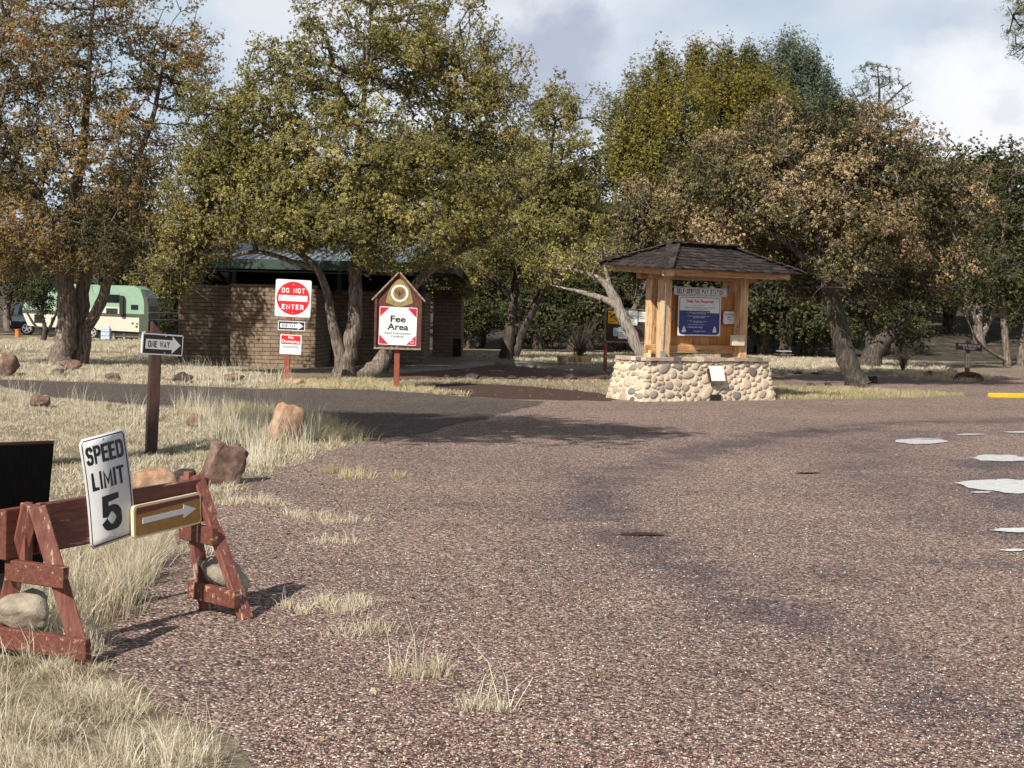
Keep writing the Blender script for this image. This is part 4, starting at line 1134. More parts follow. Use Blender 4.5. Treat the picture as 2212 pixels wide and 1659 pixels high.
# oak behind with a thick leaning trunk
tree('oak_tree', 'second oak with a thick trunk leaning right, behind the dry oak', (1890, 795), 47,
     [[(1872, 800, 0, .45), (1885, 765, 0, .34), (1910, 730, 0, .28), (1945, 695, 0, .24), (1985, 655, 0, .18), (2040, 600, 0, .1), (2080, 540, 0, .05)], [(1885, 765, 0, .2), (1875, 700, .2, .14), (1870, 620, .3, .08)]],
     [(1900, 660, 0, 100, 40, 1.8), (2010, 610, 0, 90, 50, 1.8), (1980, 520, .5, 120, 80, 2), (2080, 560, .3, 60, 60, 1.4), (1950, 730, .3, 40, 25, .8), (1820, 640, .5, 60, 50, 1.4)],
     620, 55, (0.09, 0.055), (M['leaf_dark'], M['bark_dark']), 51, sig=.2)

# background trees: five built, the rest are copies, turned and scaled
def proto(seed, mt, n=620, h=7.5, w=3.2, bark='bark_dark', low=1.0):
    rng = np.random.default_rng(seed)
    limbs = [[(0, -.1, 0, .26), (rng.uniform(-.3, .3), 1.0, 0, .2), (rng.uniform(-.6, .6), 2.4, .2, .15), (rng.uniform(-.5, .5), h * .6, 0, .08), (0, h * .92, 0, .03)],
             [(0, .3, 0, .16), (.5, 1.2, .3, .13), (1.1, 2.6, .4, .09), (1.6, h * .6, .3, .04)],
             [(0, .6, 0, .12), (-.7, 1.6, -.3, .1), (-1.4, 2.8, -.4, .06), (-1.9, h * .5, -.3, .03)]]
    lobes = []
    for k in range(9):
        a = rng.uniform(0, 6.28); rr = rng.uniform(.2, .75) * w * .7; z = rng.uniform(low + 1.2, h - 1.0)
        sh = 1 - .45 * (z / h)
        lobes.append((rr * math.cos(a) * sh, z, rr * math.sin(a) * sh, w * .45 * sh + .3, 1.0, w * .45 * sh + .3))
    lobes.append((0, h - 1.1, 0, .9, 1.1, .9))
    return tree('background_tree', '', None, 1, limbs, lobes, n, 52, (0.125, 0.07), (M[mt], M[bark]), seed, sig=.26, world=(0, 0, 0), tonefn=None, toner=(.15, .85))

def copy_thing(root):
    r = root.copy(); COL.objects.link(r)
    for ch in list(root.children):
        c_ = ch.copy(); COL.objects.link(c_); c_.parent = r
        for g_ in ch.children:
            d_ = g_.copy(); COL.objects.link(d_); d_.parent = c_
    return r
PR = [proto(101, 'leaf_dark'), proto(102, 'leaf_dark', h=8.5, w=3.6, bark='bark_grey'), proto(103, 'leaf_olive', h=7, w=3.4, bark='bark_grey'), proto(104, 'leaf_dark', n=420, h=5, w=3.0, low=.2), proto(105, 'leaf_blue', h=8, w=3)]
# (prototype, px, base py, distance, scale, label)
BG = [(1, 20, 0, 98, 1.25, 'dark background tree behind the parked car at the left edge'), (0, 180, 0, 96, 1.3, 'dark background tree behind the middle of the trailer'), (2, 345, 0, 97, 1.15, 'olive background tree behind the right end of the trailer'),
      (0, 92, 0, 76, .62, 'small dark tree in front of the trailer, left of the big trunks'), (3, 392, 0, 99, 1.1, 'low dark tree left of the restroom'), (1, 545, 0, 66, 1.1, 'dark tree behind the left corner of the restroom'),
      (2, 620, 0, 66, 1.15, 'olive tree behind the restroom roof'), (0, 820, 0, 68, 1.2, 'dark tree behind the restroom, right half'), (1, 990, 0, 63, 1.15, 'dark tree behind the right wall of the restroom'),
      (3, 1035, 0, 60, .9, 'low bushy tree between the restroom and the dark stemmed juniper'), (4, 1135, 0, 66, 1.1, 'bluish tree behind the dark stemmed juniper'), (3, 1165, 0, 56, .75, 'small bushy tree right of the dark stemmed juniper'),
      (0, 1235, 0, 61, 1.05, 'dark tree behind the half barrel planter'), (1, 1330, 0, 60, 1.1, 'dark tree behind the leaning pale trunk'), (0, 1470, 0, 64, 1.1, 'dark tree behind the left posts of the pay station'), (3, 1560, 0, 58, 1.0, 'low dark tree seen between the pay station posts'),
      (2, 1650, 0, 59, 1.1, 'olive tree just right of the pay station'), (3, 1700, 0, 57, .95, 'low bushy tree between the pay station and the dry oak'), (1, 1780, 0, 66, 1.1, 'dark tree right behind the trunk of the dry oak'),
      (3, 1990, 0, 70, 1.0, 'low tree at the foot of the slope'), (0, 2050, 0, 72, 1.15, 'dark tree on the slope left of the brown sign'), (1, 2120, 0, 68, 1.1, 'dark tree on the slope behind the brown sign'), (1, 2255, 0, 60, .82, 'dark tree at the right edge'),
      (4, 560, 0, 84, 1.2, 'bluish tree far behind the restroom'), (0, 1400, 0, 78, 1.2, 'dark tree on the far slope behind the notice board'), (1, 1580, 0, 82, 1.25, 'dark tree on the far slope behind the pay station'), (2, 1860, 0, 84, 1.2, 'olive tree on the far slope behind the dry oak'),
      (0, -70, 0, 84, 1.2, 'dark tree just outside the left edge'), (0, 260, 0, 108, 1.5, 'tall dark tree far behind the trailer'), (1, 1090, 0, 90, 1.3, 'dark tree far behind the concrete path'), (1, 1940, 0, 96, 1.2, 'dark tree high on the far slope'),
      (0, 2160, 0, 92, 1.0, 'dark tree high on the slope above the brown sign')]
WH = ['beyond the trailer', 'left of the restroom roof', 'far behind the restroom', 'behind the restroom corner', 'between the restroom and the path', 'in the gap above the concrete path', 'behind the half barrel', 'left of the notice board', 'behind the notice board', 'left of the pay station roof', 'behind the pay station', 'right of the pay station', 'above the picnic table', 'left of the oak trunk', 'right of the oak trunk', 'behind the second oak', 'on the slope mid right', 'left of the brown sign', 'above the brown sign', 'right of the brown sign', 'at the far right of the slope', 'beyond the right edge']
for i_ in range(22):
    BG.append(([3, 0, 3, 1][i_ % 4], 330 + i_ * 92 + (i_ * 37) % 40, 0, (74 if i_ > 1 else 98) + (i_ * 13) % 20, [1.5, 1.0, 1.35, 1.05][i_ % 4], 'dense dark tree of the back row ' + WH[i_]))
for i_, (a_, d_, w_) in enumerate([(1010, 58, 'right of the restroom'), (1190, 62, 'between two trunks beyond the path'), (1275, 57, 'left of the leaning pale trunk'), (1345, 63, 'right under the notice board'), (1430, 58, 'behind the left posts of the pay station'), (1640, 62, 'beside the picnic table'), (1760, 58, 'left of the oak trunk'), (1835, 60, 'behind the oak trunk'), (1930, 64, 'under the second oak'), (355, 92, 'beside the trailer end'), (60, 99, 'behind the car')]):
    BG.append((3, a_, 0, d_, .55 + .1 * (i_ % 3), 'knee to head high dark green bush ' + w_))
usedp = set()
for i, (k, px, _, D, s_, lab) in enumerate(BG):
    r = PR[k] if k not in usedp else copy_thing(PR[k])
    usedp.add(k)
    q = P(px, 700, D)
    r.location = (q[0], q[1], float(H(q[0], q[1])) - .05)
    r.rotation_euler = (0, 0, i * 2.1)
    r.scale = (s_, s_, s_)
    tag(r, lab, 'tree', 'trees in the background')
# a flat-topped tree outside the left edge, whose shade falls on the side road
tree('shade_tree', 'tall tree outside the left edge that shades the road', None, 1,
     [[(0, -.1, 0, .35), (.2, 3, 0, .28), (.6, 6, .3, .2), (1.6, 8.4, .8, .12), (2.2, 9.3, 1.1, .05)], [(.6, 6, .3, .12), (.4, 8, 2, .07), (.3, 9.2, 3, .03)]],
     [(1.9, 9.4, 1.6, 2.4, .7, 2.6), (.4, 9.2, 2.2, 1.6, .6, 2.0), (3.2, 9.7, 1.0, 1.5, .5, 1.2)], 700, 60, (0.12, 0.06), (M['leaf_dark'], M['bark_grey']), 61, sig=.22, world=(-8.2, 8.3, 0))

# ------------------------------------------------------------------ rocks
def blob(rad, rng, flat=1.0, blocky=0.5, sub=3):
    import bmesh
    bm = bmesh.new()
    bmesh.ops.create_icosphere(bm, subdivisions=sub, radius=1)
    V = np.array([v.co[:] for v in bm.verts])
    Fq = np.array([[v.index for v in f.verts] for f in bm.faces])
    bm.free()
    # cut by random planes for facets
    for _ in range(9):
        n = unit(rng.normal(0, 1, 3)); d = rng.uniform(.62, .9)
        s_ = V @ n
        V = V - np.clip(s_ - d, 0, None)[:, None] * n * blocky * 1.6
    V = V * (1 + 0.05 * np.sin(V[:, 0:1] * 7 + rng.uniform(0, 6)) + 0.04 * np.sin(V[:, 2:3] * 9 + rng.uniform(0, 6)))
    f1, f2 = rng.normal(0, 3.2, (3, 3)), rng.normal(0, 7, (3, 3))
    V = V * (1 + .10 * (np.sin(V @ f1) ).sum(1, keepdims=True) / 2 + .05 * np.sin(V @ f2).sum(1, keepdims=True) / 2)
    V = V + rng.normal(0, 0.018, V.shape)
    return V * np.array(rad), Fq

def rock(px, py, w, h, mat, label, group=None, blocky=.7, seed=0, name='boulder', depth=0.8, smooth=False):
    rng = np.random.default_rng(seed + int(px))
    b = G(px, py)
    m = b[1] / FPX
    rx, rz = w * m / 2, h * m / 2 * 1.25
    V, Fq = blob((rx, rx * depth, rz), rng, blocky=blocky)
    V[:, 2] += rz * .72
    o = link(name, nmesh(name, V, Fq, smooth=smooth), mat)
    o.location = tuple(b + np.array([0, rx * depth * .6, 0]))
    tag(o, label, 'boulder' if name == 'boulder' else 'rock', group)
    return o

def block_rock(px, py, w, h, mat, label, seed, top=0.7, lean=0.0, group=None, depth=.7, rz_=0.5):
    """squared boulder: a chipped wedge"""
    rng = np.random.default_rng(seed)
    b = G(px, py)
    m = b[1] / FPX
    W_, H_, D_ = w * m, h * m, w * m * depth
    n = 7
    vs, idx = [], {}
    V = []
    for i in range(n):
        for j in range(n):
            for k in range(n):
                if i in (0, n - 1) or j in (0, n - 1) or k in (0, n - 1):
                    u, v, t = i / (n - 1) - .5, j / (n - 1) - .5, k / (n - 1)
                    kx = 1 - (1 - top) * t
                    p = np.array([u * W_ * kx + lean * t * W_, v * D_ * kx, t * H_ * 1.1 - .08 * H_ - 0.12 * H_ * u * t])
                    p[0] += W_ * (.09 * math.sin(5 * t + seed) + .06 * math.sin(9 * v + seed * 2)); p[2] += H_ * .12 * math.sin(4.2 * u + 3 * v + seed) * t
                    p += rng.normal(0, .032, 3) * W_
                    idx[(i, j, k)] = len(V); V.append(p)
    Fq = []
    R = range(n - 1)
    for a in R:
        for c_ in R:
            for (f0, rev) in (((lambda p, q: (0, p, q)), 1), ((lambda p, q: (n - 1, p, q)), 0), ((lambda p, q: (p, 0, q)), 0), ((lambda p, q: (p, n - 1, q)), 1), ((lambda p, q: (p, q, 0)), 1), ((lambda p, q: (p, q, n - 1)), 0)):
                q4 = [idx[f0(a, c_)], idx[f0(a + 1, c_)], idx[f0(a + 1, c_ + 1)], idx[f0(a, c_ + 1)]]
                Fq.append(q4[::-1] if rev else q4)
    o = link('boulder', nmesh('boulder', np.array(V), np.array(Fq)), mat)
    o.location = tuple(b + np.array([0, D_ * .4, 0])); o.rotation_euler = (0, 0, rz_)
    mo = o.modifiers.new('bevel', 'BEVEL'); mo.width = .01; mo.limit_method = 'ANGLE'
    tag(o, label, 'boulder', group)
GB = 'boulders along the grass left of the road'
block_rock(616, 956, 66, 72, M['rock_tan'], 'upright squared tan boulder with a shadowed right side by the road edge', 3, .8, .05, GB, .6, .35)
block_rock(478, 1046, 80, 80, M['rock_brown'], 'squared brown boulder half hidden in grass behind the barricade end', 4, .9, .08, GB, .6, .5)
rock(330, 1066, 120, 54, M['rock_tan'], 'large low orange boulder right of the speed limit sign', GB, .5, 1)
rock(396, 1045, 48, 32, M['rock_dark'], 'dark rough boulder right of the large orange one', GB, .7, 2)
rock(318, 1056, 42, 18, M['rock_dark'], 'small dark rock in front of the large orange boulder', GB, .7, 3)
rock(423, 926, 42, 30, M['rock_brown'], 'small brown boulder in the grass right of the near one way post', GB, .6, 4)
rock(80, 882, 48, 28, M['rock_brown'], 'brown pointed rock in the meadow at the far left', GB, .8, 5)
GF = 'rocks edging the far side of the road'
rock(14, 812, 48, 46, M['rock_brown'], 'large brown boulder at the left edge beyond the side road', GF, .8, 6)
rock(116, 812, 50, 24, M['rock_grey'], 'pale low rock in front of the two thick trunks', GF, .7, 7)
rock(150, 800, 50, 22, M['rock_brown'], 'brown rock against the foot of the two thick trunks', GF, .7, 8)
rock(241, 823, 34, 18, M['rock_brown'], 'reddish rock between the two thick trunks and the one way post', GF, .7, 9)
rock(394, 828, 48, 22, M['rock_dark'], 'dark low rock right of the near one way sign', GF, .8, 10)
rock(500, 826, 54, 20, M['rock_brown'], 'brown low rock in front of the restroom wall', GF, .7, 11)
rock(632, 832, 46, 14, M['rock_tan'], 'pale flat stone at the foot of the do not enter post', GF, .5, 12)
GD = 'dark rocks lining the gravel bed'
for i, (a, b_, w, h, lab) in enumerate([(966, 817, 16, 9, 'first small dark rock of the row by the gravel bed, beside the fee sign'), (992, 820, 12, 7, 'tiny dark rock second in the row by the gravel bed'), (1018, 821, 34, 14, 'largest rounded dark rock of the row by the gravel bed'),
                                        (1048, 820, 14, 8, 'small dark rock just right of the largest rounded one'), (1070, 822, 20, 7, 'low flat dark rock in the middle of the row by the gravel bed'), (1108, 821, 26, 9, 'dark rock left of the pair in front of the path corner'),
                                        (1152, 822, 18, 9, 'left one of two close dark rocks by the gravel bed'), (1184, 822, 20, 11, 'right one of two close dark rocks by the gravel bed'), (1232, 821, 30, 13, 'blocky black rock of the row by the gravel bed'), (1316, 822, 26, 15, 'pointed dark rock against the left end of the stone base')]):
    rock(a, b_, w, h, M['rock_dark'], lab, GD, .8, 20 + i, 'rock')
rock(1010, 803, 10, 8, M['rock_tan'], 'small orange stone on the red gravel bed', None, .6, 33, 'rock')
GR = 'rocks round the oak and the far road'
for i, (a, b_, w, h, mt, lab) in enumerate([(1722, 808, 26, 6, 'rock_dark', 'flat dark rock right behind the stone base'), (1752, 834, 22, 7, 'rock_dark', 'dark rock in the verge between stone base and oak trunk'), (1790, 833, 20, 7, 'rock_dark', 'dark rock just left of the oak trunk'), (1868, 838, 30, 8, 'rock_dark', 'low dark rock at the right foot of the oak trunk'),
                                            (1886, 828, 30, 16, 'rock_dark', 'pyramid shaped dark rock right of the oak trunk'), (1766, 809, 30, 5, 'rock_dark', 'long low rock behind the oak, left of its trunk'), (2008, 814, 20, 13, 'rock_brown', 'rounded brown rock left of the brown sign'), (2056, 805, 24, 9, 'rock_dark', 'dark rock behind the brown sign to its left'),
                                            (2048, 818, 52, 7, 'rock_brown', 'long flat brown stone left of the brown sign')]):
    rock(a, b_, w, h, M[mt], lab, GR, .8, 40 + i, 'rock')

# ------------------------------------------------------------------ barricade in the foreground
def barricade():
    A = np.array([-2.22, 6.5, 0.0]); B = np.array([-1.56, 7.66, 0.0])
    d = B - A; Ln = np.linalg.norm(d); yaw = math.atan2(d[1], d[0])
    root = empty('barricade', A, yaw)
    tag(root, 'red wooden barricade with a speed limit 5 sign and an arrow sign nailed to it', 'barricade')
    inv = root.matrix_basis.inverted() if False else Matrix.Rotation(-yaw, 4, 'Z') @ Matrix.Translation(Vector(-A))
    def loc(p):
        return inv @ Vector(tuple(p))
    # board: plane through A with the front at local y=0
    b = MB(); zl, zr, hh = 0.675, 0.705, 0.225
    b.add([(0, 0, zl - hh), (Ln, 0, zr - hh), (Ln, 0, zr), (0, 0, zl), (0, .04, zl - hh), (Ln, .04, zr - hh), (Ln, .04, zr), (0, .04, zl)],
          [(0, 1, 2, 3), (5, 4, 7, 6), (3, 2, 6, 7), (1, 0, 4, 5), (0, 3, 7, 4), (2, 1, 5, 6)])
    b.build('board', M['red_wood'], root, .004)
    n = np.array([math.sin(yaw), -math.cos(yaw), 0])
    def at(px, py, off=0.0):
        p = hitplane(px, py, A + n * off, n)
        q = loc(p)
        return q.x, q.z
    def trestle(topw, r0, l0, rtop, ltop, face):
        for base, tp in ((r0, rtop), (l0, ltop)):
            m = MB(); m.beam(loc(base), loc(tp), topw, .04, side=loc(np.array(base) + face) - loc(base))
            m.build('leg', M['red_wood_v'], root, .004)
    def brace(p, q, hgt, th=.04, over=.05):
        m = MB(); p, q = loc(p), loc(q)
        e = (q - p).normalized()
        m.beam(p - e * over, q + e * over, hgt, th, side=(0, 0, 1)); m.build('brace', M['red_wood'], root, .004)
    # left trestle
    f1 = np.array([1.0, .35, 0])
    r0 = G(184, 1442); l0 = G(-8, 1412)
    top = P(76, 1093, 6.52)
    r1 = top + np.array([.02, -.035, 0]); l1 = top + np.array([-.03, .03, 0])
    trestle(.076, r0, l0, r1, l1, f1)
    def on(base, tp, z):
        u = (z - base[2]) / (tp[2] - base[2]); return base + (tp - base) * u
    fw = np.array([.3, -.95, 0]) * .045
    for z in (.40, .09):
        brace(on(l0, l1, z) + fw * 1.3, on(r0, r1, z) + fw * 1.0, .095)
    # right trestle
    R0_, L0_ = G(532, 1340), G(446, 1318)
    R1_, L1_ = P(424, 1027, 7.62), P(403, 1027, 7.70)
    f2 = np.array([.55, .6, 0])
    trestle(.07, R0_, L0_, R1_, L1_, f2)
    fw2 = np.array([-.75, -.6, 0]) * .045
    for z in (.42, .11):
        brace(on(L0_, L1_, z) + fw2, on(R0_, R1_, z) + fw2, .09)
    # cleats that clamp the board
    c_ = MB()
    for (px0, px1, t0, t1) in ((52, 70, .70, .43),):
        x0, _ = at(px0, 1110, .03); x1, _ = at(px1, 1110, .03)
        c_.span((x0, -.035, t1), (x1, -.002, t0))
    c_.build('cleat', M['red_wood_v'], root, .003)
    c_ = MB(); x0, _ = at(88, 1110, .03); c_.span((x0 - .005, -.028, .46), (x0 + .028, -.002, .69)); c_.build('cleat', M['red_wood_v'], root, .003)
    c_ = MB(); c_.span((Ln - .11, .042, .52), (Ln - .07, .08, .74)); c_.build('cleat', M['red_wood_v'], root, .003)
    # speed limit sign
    TL, TR, BR, BL = at(173, 945, .012), at(275, 932, .012), at(293, 1163, .012), at(199, 1180, .012)
    cx = (TL[0] + TR[0] + BR[0] + BL[0]) / 4; cz = (TL[1] + TR[1] + BR[1] + BL[1]) / 4
    up = Vector(((TL[0] + TR[0] - BL[0] - BR[0]) / 2, (TL[1] + TR[1] - BL[1] - BR[1]) / 2))
    rt = Vector(((TR[0] + BR[0] - TL[0] - BL[0]) / 2, (TR[1] + BR[1] - TL[1] - BL[1]) / 2))
    sw, sh = rt.length, up.length
    ang = math.atan2(-up.x, up.y)
    sg = empty('s', (cx, -.010, cz)); sg.name = 'x'
    bpy.data.objects.remove(sg)
    def warp(x, z):
        return 0.016 * np.clip((z + .02) / (sh / 2), 0, 1) ** 1.6 + 0.010 * np.clip((-z - .05) / (sh / 2), 0, 1) ** 2
    nu = 26
    def plate(w, h, r, y, mat, name, par, hole=None):
        m = MB()
        zs = np.linspace(-h / 2, h / 2, nu)
        prof = []
        for z in zs:
            e = max(0, abs(z) - (h / 2 - r)); xx = w / 2 - r + math.sqrt(max(r * r - e * e, 0))
            prof.append((z, xx))
        vv = []
        for z, x in prof:
            yy = y + float(warp(0, z)); vv += [(-x, yy, z), (x, yy, z)]
        m.add(vv, [(2 * i, 2 * i + 1, 2 * i + 3, 2 * i + 2) for i in range(nu - 1)], .5, True)
        o = m.build(name, mat, par)
        return o
    pl = plate(sw, sh, .02, 0, M['white'], 'speed_sign', root)
    so = pl.modifiers.new('thick', 'SOLIDIFY'); so.thickness = .003; so.offset = -1
    pl.location = (cx, -.014, cz); pl.rotation_euler = (0, -ang, 0)
    # black border as four thin strips
    bw, bo = .006, .012
    m = MB()
    for sgn in (-1, 1):
        zs = np.linspace(-sh / 2 + bo + .015, sh / 2 - bo - .015, 20)
        for i in range(19):
            x = sgn * (sw / 2 - bo)
            m.add([(x - bw / 2, float(warp(0, zs[i])) - .0015, zs[i]), (x + bw / 2, float(warp(0, zs[i])) - .0015, zs[i]), (x + bw / 2, float(warp(0, zs[i + 1])) - .0015, zs[i + 1]), (x - bw / 2, float(warp(0, zs[i + 1])) - .0015, zs[i + 1])], [(0, 1, 2, 3)])
        z = sgn * (sh / 2 - bo); y = float(warp(0, z)) - .0015
        m.add([(-sw / 2 + bo + .012, y, z - bw / 2), (sw / 2 - bo - .012, y, z - bw / 2), (sw / 2 - bo - .012, y, z + bw / 2), (-sw / 2 + bo + .012, y, z + bw / 2)], [(0, 1, 2, 3)])
        for sx in (-1, 1):
            zz = sgn * (sh / 2 - bo - .015)
            m.add([(sx * (sw / 2 - bo - .012), y - .0003, z - sgn * bw / 2), (sx * (sw / 2 - bo - .012), y - .0003, z + sgn * bw / 2), (sx * (sw / 2 - bo) + sx * bw / 2, y - .0003, zz), (sx * (sw / 2 - bo) - sx * bw / 2, y - .0003, zz)], [(0, 1, 2, 3)])
    m.build('border', M['black'], pl)
    k = sh
    for txt, w_, h_, z_ in (('SPEED', .80, .165, .335), ('LIMIT', .70, .165, .10), ('5', .40, .33, -.215)):
        strokes(txt, sw * w_, k * h_, 0, k * z_, -.002, M['black'], pl, t=.16, gap=.2, warp=lambda x, z: warp(x, z), tv=.18 if txt == '5' else .22)
    m = MB()
    for z_ in (.455, -.01, -.44):
        yy = float(warp(0, k * z_)); m.tube([(0, yy, k * z_), (0, yy - .006, k * z_)], .006, 10)
    m.build('nail', M['steel'], pl)
    # arrow sign
    TL, TR, BR, BL = at(287, 1094, .035), at(431, 1064, .035), at(438, 1129, .035), at(291, 1165, .035)
    cx = (TL[0] + TR[0] + BR[0] + BL[0]) / 4; cz = (TL[1] + TR[1] + BR[1] + BL[1]) / 4
    up = Vector(((TL[0] + TR[0] - BL[0] - BR[0]) / 2, (TL[1] + TR[1] - BL[1] - BR[1]) / 2)); rt = Vector(((TR[0] + BR[0] - TL[0] - BL[0]) / 2, (TR[1] + BR[1] - TL[1] - BL[1]) / 2))
    aw, ah = rt.length, up.length
    m = MB(); m.prism(rrect(aw, ah, .02), 0, .02)
    ar = m.build('arrow_sign', M['cream'], root)
    ar.location = (cx, -.035, cz); ar.rotation_euler = (0, -math.atan2(rt.y, rt.x), 0)
    m = MB(); m.prism(rrect(aw - .02, ah - .02, .02), -.0015, .001); m.build('face', M['sign_brown'], ar)
    m = MB(); m.prism([(-aw / 2 + .016, ah / 2 - .045), (aw / 2 - .012, ah / 2 - .03), (aw / 2 - .016, ah / 2 - .013), (-aw / 2 + .022, ah / 2 - .013)], -.003, .001); m.build('dark_band', M['sign_maroon'], ar)  # darker maroon strip along the top of the sign face
    m = MB(); m.prism([(-aw * .38, -.014), (aw * .22, -.010), (aw * .22, -.032), (aw * .41, .002), (aw * .22, .038), (aw * .22, .016), (-aw * .38, .014)], -.0045, .001); m.build('arrow', M['white'], ar)
    # rocks that weigh it down
    for (px, py, D, rad, mt, lab, sd) in ((50, 1326, 6.62, (.145, .12, .105), 'rock_grey', 'grey stone weighing down the left trestle of the barricade', 5), (480, 1242, 7.72, (.15, .095, .10), 'rock_grey', 'tan stone wedged in the right trestle of the barricade', 9)):
        rng = np.random.default_rng(sd); V, Fq = blob(rad, rng, blocky=.75)
        o = link('stone', nmesh('stone', V, Fq), M[mt]); p = P(px, py, D); o.location = tuple(p); o.rotation_euler = (.1, .35 if sd == 9 else -.15, .3)
        tag(o, lab, 'stone')
barricade()

def black_board():
    e = P(99, 963, 7.2)
    root = empty('black_sign_board', (e[0], e[1], 0), math.radians(63), 0, math.radians(2.5))
    tag(root, 'black painted board standing behind the left end of the barricade', 'board')
    m = MB(); m.prism([(-1.0, .28), (-.02, .30), (.02, .905), (-1.0, .90)], 0, .035)
    m.build('panel', M['black_board'], root, .004)
    m = MB(); m.prism([(-1.0, .901), (.02, .906), (.02, .918), (-1.0, .913)], .002, .033); m.build('top_edge', M['red_wood'], root)
    for x in (-.85, -.2):
        m = MB(); m.span((x - .04, .036, -.05), (x + .04, .076, .8)); m.build('stake', M['brown_post'], root)
black_board()

# ------------------------------------------------------------------ one way sign, near
def arrow_plate(parent, w, h, x, z, y, tilt=0.0, r=.02, name='one_way_sign', body='black', txtw=.52, edge='white', dark='black', yaw=0.0, th=.004):
    m = MB(); m.prism(rrect(w, h, r), 0, th)
    pl = m.build(name, M[edge], parent); pl.location = (x, y, z); pl.rotation_euler = (0, tilt, yaw)
    b = w * .025
    m = MB(); m.prism(rrect(w - 2 * b, h - 2 * b, max(r - b, .004)), -.001, .002); m.build('face', M[dark], pl)
    m = MB(); a = h * .23; m.prism([(-w * .42, -a), (w * .24, -a), (w * .22, -h * .42), (w * .44, 0), (w * .22, h * .42), (w * .24, a), (-w * .42, a)], -.002, .001); m.build('arrow', M['white'], pl)
    strokes('ONE WAY', w * txtw, h * .30, -w * .10, 0, -.003, M['black'], pl, t=.16, gap=.24)
    m = MB()
    for zz in (h * .4, -h * .4):
        m.tube([(w * .05, 0, zz), (w * .05, -.008, zz)], h * .035, 8)
    m.build('bolt', M['steel'], pl)
    return pl

def near_one_way():
    b = G(326, 978)
    root = empty('one_way_sign_post', b, 0, math.radians(-.5), math.radians(1.7))
    tag(root, 'slanted-top brown post with a black one way sign in the near grass', 'sign post')
    m = MB(); s_ = .058; hgt = 1.42
    a = .42
    vs = []
    for k, (x, y) in enumerate(((-s_, -s_), (s_, -s_), (s_, s_), (-s_, s_))):
        X, Y = x * math.cos(a) - y * math.sin(a), x * math.sin(a) + y * math.cos(a)
        vs.append((X, Y, -.15))
    for k, (x, y, z) in enumerate(((-s_, -s_, hgt), (s_, -s_, hgt - .13), (s_, s_, hgt - .15), (-s_, s_, hgt - .01))):
        vs.append((x * math.cos(a) - y * math.sin(a), x * math.sin(a) + y * math.cos(a), z))
    m.add(vs, [(3, 2, 1, 0), (4, 5, 6, 7), (0, 1, 5, 4), (1, 2, 6, 5), (2, 3, 7, 6), (3, 0, 4, 7)])
    m.build('post', M['brown_post'], root, .006)
    arrow_plate(root, .54, .225, .10, 1.17, -.10, math.radians(1.6), .018, txtw=.52, dark='plum', yaw=math.radians(52), th=.02)
near_one_way()

# ------------------------------------------------------------------ do not enter post
def dne():
    b = G(619, 824)
    root = empty('do_not_enter_sign_post', b, 0, 0, math.radians(.9))
    tag(root, 'brown post with do not enter, one way and no dumping signs', 'sign post')
    m = MB(); m.span((-.06, -.045, -.2), (.06, .045, 2.1)); m.build('post', M['rust_post'], root, .006)
    s_ = .765; z0 = 1.79
    m = MB(); m.prism(rrect(s_, s_ + .03, .04), 0, .004); pl = m.build('do_not_enter_sign', M['white'], root); pl.location = (.09, -.052, z0); pl.rotation_euler = (0, .01, 0)
    m = MB(); m.prism(disc(.355), -.002, .001); m.build('disc', M['red'], pl)
    m = MB(); m.prism(rrect(.62, .125, .008), -.004, 0); m.build('bar', M['white'], pl)
    strokes('DO NOT', .49, .105, 0, .165, -.005, M['white'], pl, t=.17, gap=.3)
    strokes('ENTER', .46, .105, 0, -.185, -.005, M['white'], pl, t=.17, gap=.3)
    m = MB()
    for z in (.29, -.30):
        m.tube([(0, 0, z), (0, -.01, z)], .013, 8)
    m.build('bolt', M['steel'], pl)
    arrow_plate(root, .58, .20, .075, 1.20, -.052, .01, .016, txtw=.48)
    m = MB(); m.prism(rrect(.46, .42, .02), 0, .004); pl = m.build('no_dumping_sign', M['white'], root); pl.location = (.07, -.052, .80); pl.rotation_euler = (0, .02, 0)
    m = MB(); m.prism([(-.205, .005), (.205, .005), (.205, .19), (-.205, .19)], -.002, 0); m.build('panel', M['red'], pl)
    lettering('No', .11, .06, 0, .15, -.003, M['white'], pl, bold=.03)
    lettering('Dumping', .37, .085, 0, .055, -.003, M['white'], pl, bold=.03)
    lettering('Dumping prohibited\nPay your fee', .36, .055, 0, -.055, -.003, M['ink'], pl, bold=.0) if False else None
    m = MB()
    rng = random.Random(3)
    for r, z in enumerate((-.04, -.065)):
        x = -.17
        while x < .16:
            w = rng.uniform(.015, .04); m.span((x, -.003, z - .007), (x + w, -.001, z + .007)); x += w + .01
    m.build('small_print', M['ink'], pl)
dne()

